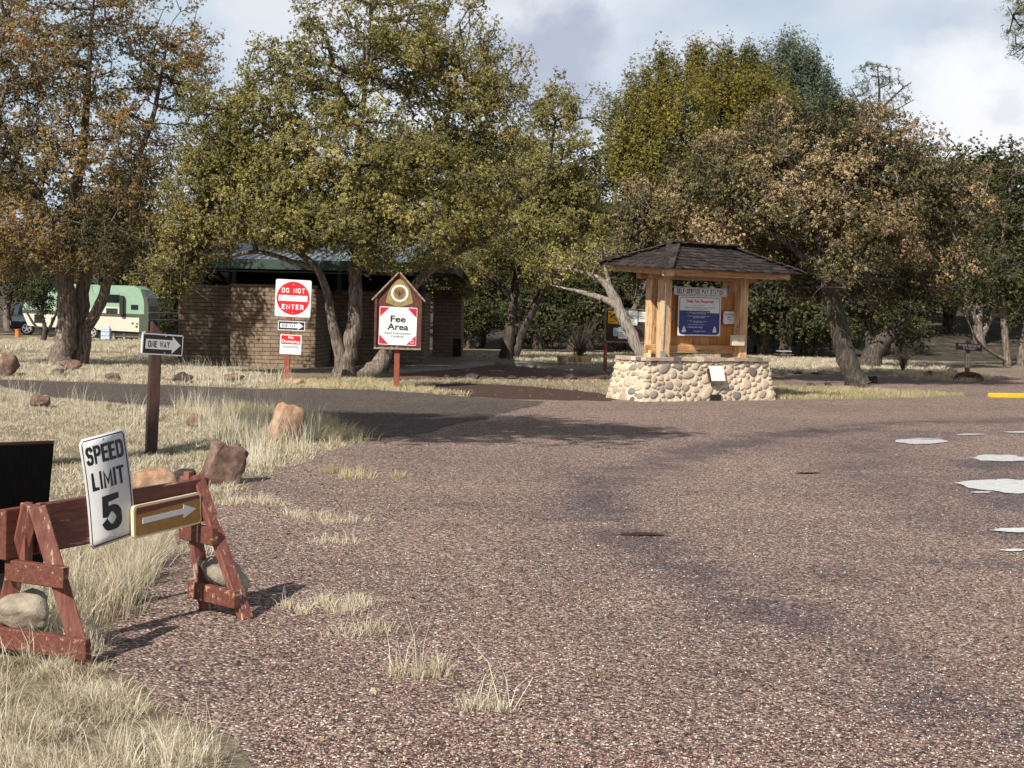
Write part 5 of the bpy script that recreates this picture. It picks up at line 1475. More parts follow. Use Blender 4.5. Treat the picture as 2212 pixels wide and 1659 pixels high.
# ------------------------------------------------------------------ fee area sign
def fee():
    b = G(856, 838)
    root = empty('fee_area_sign', b, math.radians(5), 0, math.radians(.3))
    tag(root, 'maroon gabled sign board reading fee area on a single post', 'sign')
    m = MB(); m.span((-.055, .0, -.2), (.055, .09, 1.0)); m.build('post', M['rust_post'], root, .006)
    z0, ze, za = .82, 1.88, 2.36
    m = MB(); m.prism([(-.43, z0 + .03), (.43, z0 + .03), (.43, ze - .02), (0.0, za - .04), (-.43, ze - .02)], -.035, 0); m.build('backboard', M['maroon_board'], root)
    for nm, a, c_ in (('side_trim', (-.455, z0), (-.455, ze - .04)), ('side_trim', (.455, z0), (.455, ze - .04))):
        m = MB(); m.beam((a[0], -.04, a[1]), (c_[0], -.04, c_[1]), .05, .09, side=(1, 0, 0)); m.build(nm, M['maroon_board'], root, .004)
    for sx in (-1, 1):
        m = MB(); m.beam((sx * .54, -.045, ze - .10), (0 + sx * .01, -.045, za), .035, .13, side=(sx * .6, 0, .8)); m.build('roof_trim', M['grey_wood'], root, .004)
        m = MB(); m.beam((sx * .47, -.05, ze - .08), (0 + sx * .01, -.05, za - .05), .04, .05, side=(sx * .6, 0, .8)); m.build('roof_trim', M['maroon_board'], root, .004)
    m = MB(); m.span((-.48, -.09, z0 - .035), (.48, .02, z0 + .008)); m.build('bottom_trim', M['grey_wood'], root, .004)
    # panel
    m = MB(); m.prism(rrect(.765, .775, .02), -.041, -.037); pl = m.build('fee_panel', M['white'], root); pl.location = (0, 0, 1.265); pl.rotation_euler = (0, .015, 0)
    q, c_ = .372, .19
    for sx in (-1, 1):
        for sz in (-1, 1):
            m = MB(); m.prism([(sx * q, sz * q), (sx * q, sz * (q - c_)), (sx * (q - c_), sz * q)][::(1 if sx * sz < 0 else -1)], -.043, -.0415); m.build('corner', M['crimson'], pl)
    lettering('Fee', .31, .135, 0, .145, -.0435, M['black'], pl, bold=.025)
    lettering('Area', .43, .135, 0, -.015, -.0435, M['black'], pl, bold=.025)
    lettering('Read Instructions', .53, .05, 0, -.145, -.0435, M['ink'], pl, bold=.012)
    lettering('Carefully', .26, .055, 0, -.215, -.0435, M['ink'], pl, bold=.012)
    m = MB(); ring(m, rrect(.07, .07, .02, cx=.30, cz=-.305), rrect(.05, .05, .012, cx=.30, cz=-.305), -.0445, -.0435); m.build('logo', M['white'], pl)
    m = MB()
    for z in (.40, -.42):
        m.tube([(0, -.037, z), (0, -.05, z)], .013, 8)
    m.build('bolt', M['steel'], pl)
    # emblem: rounded triangle, white ring, little shield
    out = []
    cs = [(0, .31), (-.20, .10), (-.285, -.215), (0, -.31), (.285, -.215), (.20, .10)]
    for i, (x, z) in enumerate(cs):
        px_, pz = cs[i - 1]; nx, nz = cs[(i + 1) % 6]
        r = .12 if i == 0 else (.04 if i in (2, 4) else .12)
        v1 = Vector((px_ - x, pz - z)).normalized() * r; v2 = Vector((nx - x, nz - z)).normalized() * r
        for k in range(6):
            t = k / 5
            p = (1 - t) ** 2 * Vector((x + v1.x, z + v1.y)) + 2 * t * (1 - t) * Vector((x, z)) + t * t * Vector((x + v2.x, z + v2.y))
            out.append((p.x, p.y))
    m = MB(); m.prism(out, -.045, -.036); em = m.build('emblem', M['gold'], root); em.location = (0.02, 0, 1.955)
    m = MB(); m.prism(disc(.175, cz=-.02), -.048, -.046); m.build('ring', M['paper'], em)
    m = MB(); m.prism(disc(.135, cz=-.02), -.050, -.049); m.build('inner_disc', M['gold'], em)
    sh = [(-.1, .07), (-.05, .085), (0, .07), (.05, .085), (.1, .07), (.095, -.04), (.06, -.1), (0, -.135), (-.06, -.1), (-.095, -.04)]
    m = MB(); m.prism([(x, z - .0) for x, z in sh][::-1], -.052, -.051); m.build('shield', M['emblem_brown'], em)
    lettering('U', .045, .07, -.055, .005, -.054, M['black'], em, bold=.02); lettering('S', .045, .07, .055, .005, -.054, M['black'], em, bold=.02)
    m = MB(); m.prism([(-.026, -.06), (.026, -.06), (.0, .06)], -.055, -.053); m.prism([(-.006, -.08), (.006, -.08), (.006, -.06), (-.006, -.06)], -.055, -.053); m.build('tree_mark', M['black'], em)
fee()

# ------------------------------------------------------------------ pay station
TH = math.radians(32)
def station():
    c0 = G(1388, 868)                                       # near left corner of the stone base
    root = empty('pay_station', c0, TH)
    tag(root, 'self-service pay station with a shake roof, cedar posts and a river stone base', 'pay station')
    LB, WB, HB = 3.30, 1.2, .78
    # stone base with battered sides
    m = MB()
    o_ = .16
    def lerp3(a, b, t): return [a[i] + (b[i] - a[i]) * t for i in range(3)]
    bot = [(-.0, 0, -.05), (LB, 0, -.05), (LB, WB, -.05), (0, WB, -.05)]
    topc = [(.20, .12, HB), (LB - .14, .12, HB), (LB - .14, WB - .1, HB), (.20, WB - .1, HB)]
    m.add(bot + topc, [(3, 2, 1, 0), (4, 5, 6, 7), (0, 1, 5, 4), (1, 2, 6, 5), (2, 3, 7, 6), (3, 0, 4, 7)], .05)
    rng = np.random.default_rng(4)
    def stones(A, B, C, D_, n_):                            # face corners: A bottom-left, B bottom-right, C top-right, D top-left
        A, B, C, D_ = map(np.array, (A, B, C, D_))
        nrm = unit(np.cross(B - A, D_ - A)); ex = unit(B - A); ey = unit(D_ - A)
        wl, hl = np.linalg.norm(B - A), np.linalg.norm(D_ - A)
        done = []
        sizes = np.sort(rng.gamma(7, .0095, n_ * 60).clip(.036, .115))[::-1]
        sizes = np.concatenate([sizes[:n_ * 40:40], np.repeat(sizes[n_ * 40::6], 3)])
        for r in sizes:
            for _ in range(60):
                asp = rng.uniform(1.0, 1.6)
                u, v = rng.uniform(r * .7, wl - r * .7), rng.uniform(r * .6, hl - r * .5)
                if all(((u - q[0]) / (r * asp + q[2] * q[3])) ** 2 + ((v - q[1]) / (r + q[2])) ** 2 > .93 for q in done):
                    break
            else:
                continue
            done.append((u, v, r, asp))
            cu, cv = u / wl, v / hl
            c = A + (B - A) * cu + (D_ - A) * cv + ((C - D_) - (B - A)) * cu * cv
            rx, ry = r * asp * .90, r * .88
            k = 12; an = rng.normal(0, .3); pw = rng.uniform(1.5, 3.0)
            rim, mid, ins = [], [], []
            ph = rng.uniform(0, 6.28)
            for i in range(k):
                a = 2 * math.pi * i / k + rng.normal(0, .07)
                ca, sa = math.cos(a), math.sin(a)
                rr = (abs(ca) ** pw + abs(sa) ** pw) ** (-1 / pw) * (1 + .12 * math.sin(2 * a + ph) + .07 * math.sin(3 * a + 2 * ph) + rng.normal(0, .03))
                x, y = rr * rx * ca, rr * ry * sa
                x, y = x * math.cos(an) - y * math.sin(an), x * math.sin(an) + y * math.cos(an)
                rim.append(c + ex * x + ey * y - nrm * .01); mid.append(c + ex * x * .95 + ey * y * .95 + nrm * .014); ins.append(c + ex * x * .62 + ey * y * .62 + nrm * (.024 + rng.normal(0, .003)))
            vs = rim + mid + ins + [c + nrm * .026]
            fs = [(i, (i + 1) % k, (i + 1) % k + k, i + k) for i in range(k)] + [(i + k, (i + 1) % k + k, (i + 1) % k + 2 * k, i + 2 * k) for i in range(k)] + [(i + 2 * k, (i + 1) % k + 2 * k, 3 * k) for i in range(k)]
            tn = rng.choice([.15, .2, .3, .4, .5, .6, .7, .8, .9, .985], p=[.04, .05, .08, .11, .14, .17, .16, .13, .09, .03]) + rng.uniform(-.03, .03)
            m.add(vs, fs, float(np.clip(tn, .12, 1)), True)
    stones(bot[0], bot[1], topc[1], topc[0], 46)
    stones(bot[3], bot[0], topc[0], topc[3], 18)
    stones(bot[1], bot[2], topc[2], topc[1], 18)
    stones(bot[2], bot[3], topc[3], topc[2], 40)
    # coping stones along the top edges
    for k in range(16):
        t = (k + .5) / 16
        p = lerp3(topc[0], topc[1], t)
        m.box((p[0], p[1] + .02, p[2] + .01), (LB / 17 * rng.uniform(.8, 1.05), .16, rng.uniform(.05, .09)), Matrix.Rotation(rng.normal(0, .04), 3, 'Y'), float(rng.uniform(.05, .9)))
    for k in range(6):
        p = lerp3(topc[0], topc[3], (k + .5) / 6)
        m.box((p[0] + .02, p[1], p[2] + .01), (.16, .15, rng.uniform(.05, .09)), None, float(rng.uniform(.05, .9)))
        p = lerp3(topc[1], topc[2], (k + .5) / 6)
        m.box((p[0] - .02, p[1], p[2] + .01), (.16, .15, rng.uniform(.05, .09)), None, float(rng.uniform(.05, .9)))
    m.build('stone_base', M['wall_stone'], root, .008)
    m = MB(); m.span((1.62, -.02, .0), (1.87, .06, .12)); m.build('drain_opening', M['dark_inside'], root)
    # payment slot plate on the sloping front
    m = MB(); m.box((1.72, -.02, .50), (.36, .05, .24), Matrix.Rotation(-.32, 3, 'X')); sl_ = m.build('slot_frame', M['dark_brown'], root)
    m = MB(); m.box((1.72, -.065, .53), (.34, .008, .30), Matrix.Rotation(-.32, 3, 'X')); m.build('notice_plate', M['paper'], root)
    # posts
    zt = 2.38
    pw = .2
    X0, X1, Y0, Y1 = .70, 2.60, .33, .70
    for (x, y) in ((X0, Y0), (X1, Y0), (X0, Y1), (X1, Y1)):
        m = MB(); m.span((x - pw / 2, y - pw / 2, HB - .05), (x + pw / 2, y + pw / 2, zt)); m.build('post', M['cedar'], root, .012)
    m = MB(); m.tube([(X0 - .10, Y0 - pw / 2 - .016, HB + .02), (X0 - .07, Y0 - pw / 2 - .016, 2.25)], .013, 8); m.build('conduit', M['steel'], root)
    m = MB(); m.span((X0 - .15, Y0 - pw / 2 - .05, HB + .04), (X0 - .05, Y0 - pw / 2 - .001, HB + .16)); m.build('junction_box', M['steel'], root)
    # plank board between the posts
    ym = (Y0 + Y1) / 2
    m = MB(); nP = 9; xa, xb = X0 + .0, X1 - .0
    for k in range(nP):
        w = (xb - xa) / nP
        m.span((xa + k * w + .002, ym - .02 + (.004 if k % 2 else 0), .98), (xa + (k + 1) * w - .002, ym + .02, 2.10), float(rng.uniform(0, 1)))
    m.build('board', M['cedar_board'], root)
    m = MB(); m.span((X0 + pw / 2 + .002, ym - .09, .90), (X1 - pw / 2 - .002, ym - .022, 1.06)); m.span((X0 - .35, ym - .09, .90), (X0 - pw / 2 - .002, ym - .022, 1.06)); m.build('rail', M['cedar_h'], root, .01)
    for x in (X0 - .27, X1 + .0):
        m = MB(); m.span((x - .015, ym - .15, HB - .02), (x + .015, ym - .10, .95)); m.build('bracket', M['cream'], root)
    # signs on the board
    ys = ym - .03
    def plate(w, h, x, z, mat, name, r=.02, y=ys, tilt=0.0):
        mm = MB(); mm.prism(rrect(w, h, r), -.004, 0); o = mm.build(name, M[mat], root); o.location = (x, y, z); o.rotation_euler = (0, tilt, 0); return o
    xc = (X0 + X1) / 2 + .04
    s1 = plate(1.32, .155, xc - .07, 2.09, 'white', 'header_sign', y=ys - .10, tilt=.008)
    mm = MB(); ring(mm, rrect(1.29, .13, .018), rrect(1.27, .115, .012), -.006, -.0045); mm.build('border', M['black'], s1)
    strokes('SELF-SERVICE PAY STATION', 1.16, .088, -.01, 0, -.006, M['black'], s1, t=.17, gap=.3)
    s2 = plate(.92, .77, xc - .07, 1.62, 'white', 'fee_sign', .015, ys - .08, .0); s2.scale = (1.15, 1, 1)
    mm = MB(); ring(mm, rrect(.87, .72, .07), rrect(.85, .70, .06), -.0065, -.0045); mm.build('border', M['black'], s2)
    mm = MB()
    poly = [(p[0], min(p[1], .075)) for p in rrect(.855, .705, .062) if p[1] < .08] 
    low = [p for p in rrect(.855, .705, .062) if p[1] < 0]
    poly = [low[i] for i in range(len(low))]
    # blue lower field: rounded bottom corners, flat top
    bl = []
    for a in range(7):
        t = math.radians(180 + 90 * a / 6); bl.append((-.4275 + .062 + .062 * math.cos(t), -.3525 + .062 + .062 * math.sin(t)))
    for a in range(7):
        t = math.radians(270 + 90 * a / 6); bl.append((.4275 - .062 + .062 * math.cos(t), -.3525 + .062 + .062 * math.sin(t)))
    bl += [(.4275, .06), (.22, .06), (.22, .10), (-.4275, .10)]
    mm.prism(bl, -.0075, -.005); mm.build('blue_field', M['blue'], s2)
    lettering('Daily Fee Required', .58, .075, 0, .275, -.0075, M['red'], s2, bold=.03)
    lettering('Per Camp Unit', .22, .022, 0, .205, -.0075, M['ink'], s2, bold=.02)
    lettering('Holders of Golden Age and Access Passports\npay 1/2 required fee', .66, .062, 0, .145, -.0075, M['ink'], s2, bold=.012)
    lettering('1. Select site and deposit your fee\n   within thirty minutes', .46, .05, -.03, .055, -.009, M['white'], s2, bold=.012)
    lettering('2. Fill out envelope completely and\n   place the fee inside', .46, .05, -.03, -.02, -.009, M['white'], s2, bold=.012)
    lettering('3. Tear off stub and post it\n   at your site', .42, .045, -.05, -.115, -.009, M['white'], s2, bold=.012)
    lettering('4. Drop envelope in the slot', .36, .02, -.07, -.17, -.009, M['white'], s2, bold=.012)
    lettering('5. Retain your receipt', .32, .04, -.09, -.22, -.009, M['white'], s2, bold=.012)
    lettering('Thank You', .26, .024, 0, -.295, -.009, M['white'], s2, bold=.015)
    mm = MB()
    for sx in (-.33, .33):
        mm.prism([(sx - .045, -.30), (sx - .03, -.315), (sx + .03, -.315), (sx + .045, -.30), (sx + .012, -.20), (sx - .012, -.20)], -.010, -.0085)
    mm.build('badge', M['paper'], s2)
    s3 = plate(.19, .27, X0 + pw / 2 + .13, 1.62, 'sign_maroon', 'symbol_sign', .01)
    mm = MB(); ring(mm, rrect(.165, .22, .03), rrect(.15, .205, .025), -.006, -.0045); mm.prism(disc(.02, 12, .0, .04), -.006, -.0045); mm.prism([(-.05, -.05), (-.03, -.06), (.01, -.01), (.045, -.03), (.05, -.01), (.015, .03), (-.02, .02)], -.006, -.0045); mm.build('symbol', M['white'], s3)
    s4 = plate(.33, .29, X1 - pw / 2 - .12, 1.60, 'crimson', 'notice_sign', .01, ys - .06)
    out = []
    for k in range(40):
        a = 2 * math.pi * k / 40; pw_ = 5; ca, sa = math.cos(a), math.sin(a)
        rr = (abs(ca) ** pw_ + abs(sa) ** pw_) ** (-1 / pw_) * (1 - .06 * abs(math.cos(2 * a)) )
        out.append((.15 * rr * ca, .13 * rr * sa))
    mm = MB(); mm.prism(out, -.0065, -.0045); mm.build('field', M['white'], s4)
    lettering('The Time Limit\nhere is\n14 days', .22, .15, 0, .01, -.008, M['ink'], s4, bold=.02)
    # box for envelopes
    m = MB(); m.span((X1 - pw / 2 - .25, Y0 - .19, 1.06), (X1 - pw / 2 + .06, Y0 - .105, 1.235)); m.build('envelope_box', M['cream'], root, .006)
    m = MB(); m.span((X1 - pw / 2 - .262, Y0 - .205, 1.236), (X1 - pw / 2 + .072, Y0 - .10, 1.265)); m.build('box_lid', M['cream'], root, .004)
    # roof
    cx, cy = (X0 + X1) / 2 - .04, ym - .2
    LR, WR = 3.24, 1.92
    rf = empty('roof', (cx, cy, 2.47)); rf.parent = root
    rf.rotation_euler = (0, 0, 0)
    he, hr = .0, .47
    rl = 1.45
    c4 = [Vector((-LR / 2, -WR / 2, he)), Vector((LR / 2, -WR / 2, he)), Vector((LR / 2, WR / 2, he + .05)), Vector((-LR / 2, WR / 2, he + .10))]
    r2_ = [Vector((-rl / 2 - .0, 0, hr)), Vector((rl / 2 + .0, 0, hr - .02))]
    m = MB()
    m.add([*c4, *r2_], [(0, 1, 5, 4), (1, 2, 5), (2, 3, 4, 5), (3, 0, 4), (3, 2, 1, 0)], .2)
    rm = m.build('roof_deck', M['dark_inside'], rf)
    m = MB()
    rd = random.Random(8)
    def shakes(a, b, c, d):                                 # a,b eave ends ; d,c ridge ends
        nrm = (b - a).cross(d - a).normalized()
        hgt = ((c + d) / 2 - (a + b) / 2).length
        rows = int(hgt / .13)
        for r in range(rows + 1):
            t0 = (r - .35) / rows; t1 = (r + 1.25) / rows
            p0, p1 = a.lerp(d, t0), b.lerp(c, t0)
            q0, q1 = a.lerp(d, min(t1, 1.02)), b.lerp(c, min(t1, 1.02))
            wid = (p1 - p0).length; k = 0.0
            ex = (p1 - p0).normalized() if wid > .01 else Vector((1, 0, 0))
            upd = (q0.lerp(q1, .5) - p0.lerp(p1, .5)).normalized()
            upd = (upd - ex * upd.dot(ex)).normalized()
            x = 0.0
            ln = (hgt / rows) * 1.7
            while x < wid - .02:
                w = min(rd.uniform(.08, .2), wid - x)
                base = p0 + ex * (x + w / 2) + nrm * (.018 + rd.uniform(0, .012))
                base = base - upd * rd.uniform(0, .04)
                cpt = base + upd * ln / 2
                R = Matrix((ex, upd, nrm)).transposed() @ Matrix.Rotation(math.radians(-5.5), 3, 'X') @ Matrix.Rotation(rd.uniform(-.03, .03), 3, 'Z')
                m.box(cpt, (w - .008, ln, rd.uniform(.014, .03)), R, rd.random() ** 1.5)
                x += w
    shakes(c4[0], c4[1], r2_[1], r2_[0]); shakes(c4[1], c4[2], r2_[1], r2_[1]); shakes(c4[2], c4[3], r2_[0], r2_[1]); shakes(c4[3], c4[0], r2_[0], r2_[0])
    def cap(p, q):
        l = (q - p).length; n = int(l / .16); d = (q - p).normalized(); sd = d.cross(Vector((0, 0, 1))).normalized(); nn = sd.cross(d)
        for k in range(n + 1):
            o = p + d * (k * l / n)
            for s_ in (-1, 1):
                R = Matrix((sd, d, nn)).transposed() @ Matrix.Rotation(-s_ * -.35 * -1, 3, 'Y') @ Matrix.Rotation(.10, 3, 'X')
                m.box(o + sd * s_ * .06 + nn * .045 + Vector((0, 0, rd.uniform(0, .01))), (.13, .22, .016), R, rd.random())
    cap(c4[0], r2_[0]); cap(c4[1], r2_[1]); cap(c4[2], r2_[1]); cap(c4[3], r2_[0]); cap(r2_[1], r2_[0])
    m.build('shakes', M['shake'], rf)
    # fascia and beam ends
    ins = .12
    k4 = [Vector((-LR / 2 + ins, -WR / 2 + ins, -.06)), Vector((LR / 2 - ins, -WR / 2 + ins, -.06)), Vector((LR / 2 - ins, WR / 2 - ins, -.01)), Vector((-LR / 2 + ins, WR / 2 - ins, .04))]
    for i in range(4):
        m = MB(); a, b = k4[i], k4[(i + 1) % 4]; e = (b - a).normalized() * .05
        m.beam(a + e, b - e, .12, .045, side=(0, 0, 1)); m.build('fascia', M['cedar_h'], rf, .005)
    m = MB(); m.box(k4[0] + Vector((-.0, -.0, .0)), (.16, .16, .15)); m.box(k4[3], (.11, .11, .12)); m.build('corner_block', M['cedar'], rf, .005)
    m = MB(); m.span((X0 - cx - .35, Y0 - cy - .07, -.16), (X1 - cx + .35, Y0 - cy + .07, -.03)); m.span((X0 - cx - .35, Y1 - cy - .07, -.16), (X1 - cx + .35, Y1 - cy + .07, -.03)); m.build('header_beam', M['cedar_h'], rf)
station()

# ------------------------------------------------------------------ notice board behind it
def notice_board():
    b = G(1307, 806)
    root = empty('notice_board', b, math.radians(4))
    tag(root, 'dark brown forest notice board with pinned papers behind the leaning trunk', 'notice board')
    s_ = b[1] / FPX
    w = 1.75
    zb, zt_ = (806 - 738) * s_, (806 - 667) * s_
    for x in (.0, w - .06):
        m = MB(); m.span((x - .045, .03, -.15), (x + .045, .12, zb + .2)); m.build('post', M['rust_post'], root, .005)
    m = MB(); m.prism(rrect(w, zt_ - zb, .08, cx=w / 2 - .03, cz=(zb + zt_) / 2), -.03, .03); m.build('panel', M['dark_brown'], root)
    m = MB(); ring(m, rrect(w + .04, zt_ - zb + .04, .09, cx=w / 2 - .03, cz=(zb + zt_) / 2), rrect(w - .04, zt_ - zb - .04, .07, cx=w / 2 - .03, cz=(zb + zt_) / 2), -.036, .034); m.build('frame', M['grey_wood'], root)
    lettering('National Forest', 1.0, .10, 1.1, zt_ - .12, -.034, M['cream'], root, bold=.02)
    def paper(x0, y0, x1, y1, mat, lines=5, name='paper'):
        X0, X1, Z0, Z1 = (x0 - 1307) * s_, (x1 - 1307) * s_, (806 - y1) * s_ + .03, (806 - y0) * s_ + .03
        m = MB(); m.span((X0, -.038, Z0), (X1, -.033, Z1)); o = m.build(name, M[mat], root)
        if lines:
            m = MB(); rr = random.Random(int(x0))
            for k in range(lines):
                z = Z1 - (Z1 - Z0) * (k + 1) / (lines + 1.5)
                m.span((X0 + .03, -.0395, z - .008), (X0 + .03 + (X1 - X0 - .06) * rr.uniform(.5, 1), -.0385, z + .004))
            m.build('print', M['ink'], o)
        return o
    y = paper(1310, 674, 1332, 701, 'yellow', 0, 'warning_notice')
    m = MB(); X0 = (1310 - 1307) * s_; Z1 = (806 - 674) * s_ + .03
    m.beam((X0 + .01, -.04, Z1 - .03), (X0 + .25, -.04, Z1 - .27), .018, .003, side=(1, 0, 1)); m.prism([(X0 + .05, Z1 - .2), (X0 + .1, Z1 - .2), (X0 + .13, Z1 - .13), (X0 + .08, Z1 - .12)], -.0405, -.039); m.prism([(X0 + .12, Z1 - .12), (X0 + .19, Z1 - .15), (X0 + .2, Z1 - .07), (X0 + .15, Z1 - .06)], -.0405, -.039)
    m.span((X0 + .04, -.0405, Z1 - .30), (X0 + .22, -.039, Z1 - .285)); m.build('symbol', M['maroon_board'], y)
    paper(1334, 672, 1352, 703, 'paper'); paper(1354, 672, 1374, 704, 'paper', 8); paper(1376, 674, 1398, 696, 'paper', 3); paper(1322, 710, 1332, 728, 'clear_plastic', 3); paper(1333, 708, 1368, 733, 'paper', 5)
notice_board()

# ------------------------------------------------------------------ restroom building
def restroom():
    o = np.array([-8.97, 39.4, 0.0])
    root = empty('restroom_building', o)
    tag(root, 'low brown slump block restroom with a pale metal roof behind the junipers', 'building')
    def wall(x0, x1, y0, y1, z1, name='wall', z0=-.2):
        m = MB(); m.span((x0, y0, z0), (x1, y1, z1)); return m.build(name, M['block'], root, .02, uv=True)
    X = lambda wx: wx - o[0]
    wall(X(-7.52), X(-5.25), 0, .22, 2.13)                  # screen wall in front
    wall(X(-7.55), X(-7.32), .222, 3.1, 2.10)
    wall(X(-5.47), X(-5.22), .222, 3.1, 2.10)
    wall(X(-9.5), X(-7.56), 2.6, 2.85, 2.18)                # left wing
    wall(X(-9.5), X(-9.25), 2.852, 7.5, 2.18)
    wall(X(-5.20), X(-2.52), 3.1, 3.35, 2.12)               # centre wall
    wall(X(-2.75), X(-2.52), 3.352, 5.5, 2.12)
    wall(X(-2.5), X(-1.62), 6.6, 6.85, 2.25, z0=-.1)        # right screen wall
    wall(X(-1.85), X(-1.62), 6.852, 9, 2.25, z0=-.1)
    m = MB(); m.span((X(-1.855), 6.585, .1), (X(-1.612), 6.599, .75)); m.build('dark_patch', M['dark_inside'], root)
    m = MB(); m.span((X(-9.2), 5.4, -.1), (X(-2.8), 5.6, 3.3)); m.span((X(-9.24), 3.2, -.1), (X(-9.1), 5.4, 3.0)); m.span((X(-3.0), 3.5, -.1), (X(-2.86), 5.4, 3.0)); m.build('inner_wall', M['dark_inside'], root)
    # coping stones of the screen wall
    m = MB(); m.span((X(-7.54), -.02, 2.131), (X(-5.23), .24, 2.18)); m.build('coping', M['block'], root, uv=True)
    m = MB(); m.span((X(-3.3), 3.02, 1.05), (X(-3.05), 3.098, 1.4)); m.build('service_box', M['dark_brown'], root)
    # posts and clerestory frame
    for x in (-8.0, -5.0, -2.6):
        m = MB(); m.span((X(x) - .06, 2.95, 2.0), (X(x) + .06, 3.07, 2.9)); m.build('column', M['green_metal'], root)
    # roof
    ex0, ex1, ey, ez, ry_, rz_ = X(-8.55), X(-1.6), -.5, 2.84, 7.6, 3.95
    m = MB()
    th_ = .05
    m.add([(ex0, ey, ez), (ex1, ey, ez), (ex1 - 1.0, ry_, rz_), (ex0 + 1.6, ry_, rz_), (ex0, ey, ez - th_), (ex1, ey, ez - th_), (ex1 - 1.0, ry_, rz_ - th_), (ex0 + 1.6, ry_, rz_ - th_)],
          [(0, 1, 2, 3), (7, 6, 5, 4), (0, 4, 5, 1), (1, 5, 6, 2), (2, 6, 7, 3), (3, 7, 4, 0)])
    m.add([(ex0 + 1.6, ry_, rz_), (ex1 - 1.0, ry_, rz_), (ex1, 13.5, ez), (ex0, 13.5, ez)], [(0, 1, 2, 3)])
    m.add([(ex0, ey, ez), (ex0 + 1.6, ry_, rz_), (ex0, 13.5, ez)], [(0, 1, 2)]); m.add([(ex1, ey, ez), (ex1, 13.5, ez), (ex1 - 1.0, ry_, rz_)], [(0, 1, 2)])
    rf = m.build('roof', M['roof_metal'], root)
    m = MB()
    nr = 30
    for k in range(nr + 1):
        t = k / nr
        a = Vector((ex0 + (ex1 - ex0) * t, ey, ez + .02)); b = Vector((ex0 + 1.6 + (ex1 - 1.0 - ex0 - 1.6) * t, ry_, rz_ + .02))
        m.beam(a, b, .035, .05, side=(1, 0, 0))
    m.build('seam', M['steel'], rf)
    m = MB(); m.span((ex0 - .02, ey - .04, ez - .26), (ex1 + .02, ey - .002, ez - .0)); m.span((ex0 - .04, ey, ez - .26), (ex0 - .002, 6, ez - .0)); m.span((ex1 + .002, ey, ez - .26), (ex1 + .04, 6, ez - .0))
    m.build('fascia', M['green_metal'], root)
    m = MB(); m.span((ex0 + .3, -.30, 2.50), (ex1 - .3, -.25, 2.54)); m.span((ex0 + .3, -.24, 2.2), (ex0 + .36, -.18, 2.56)); m.build('trim_bar', M['green_metal'], root)
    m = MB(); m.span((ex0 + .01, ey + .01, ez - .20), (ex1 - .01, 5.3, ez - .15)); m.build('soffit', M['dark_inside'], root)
    m = MB()
    for z in (.52, .72):
        m.tube([(X(-10.2), 2.0, z + .62), (X(-9.5), 2.7, z + .62)], .025, 6)
    m.build('handrail', M['steel'], root)
restroom()

# ------------------------------------------------------------------ trailer, car and camping things at the far left
def wheel(parent, x, y, z, r, name='wheel'):
    m = MB(); m.tube([(x, y - .1, z), (x, y - .09, z), (x, y + .12, z)], [r * .93, r, r], 24, smooth=False); w_ = m.build(name, M['tyre'], parent)
    m = MB()
    m.tube([(x, y - .104, z), (x, y - .12, z)], r * .13, 10)
    for k in range(5):
        a = 2 * math.pi * k / 5 + .3
        m.beam((x + .1 * r * math.cos(a), y - .112, z + .1 * r * math.sin(a)), (x + .62 * r * math.cos(a), y - .112, z + .62 * r * math.sin(a)), r * .2, .012, side=(-math.sin(a), 0, math.cos(a)))
    ring(m, disc(r * .7, 24, x, z), disc(r * .58, 24, x, z), y - .118, y - .10)
    m.build('rim', M['rim'], w_)

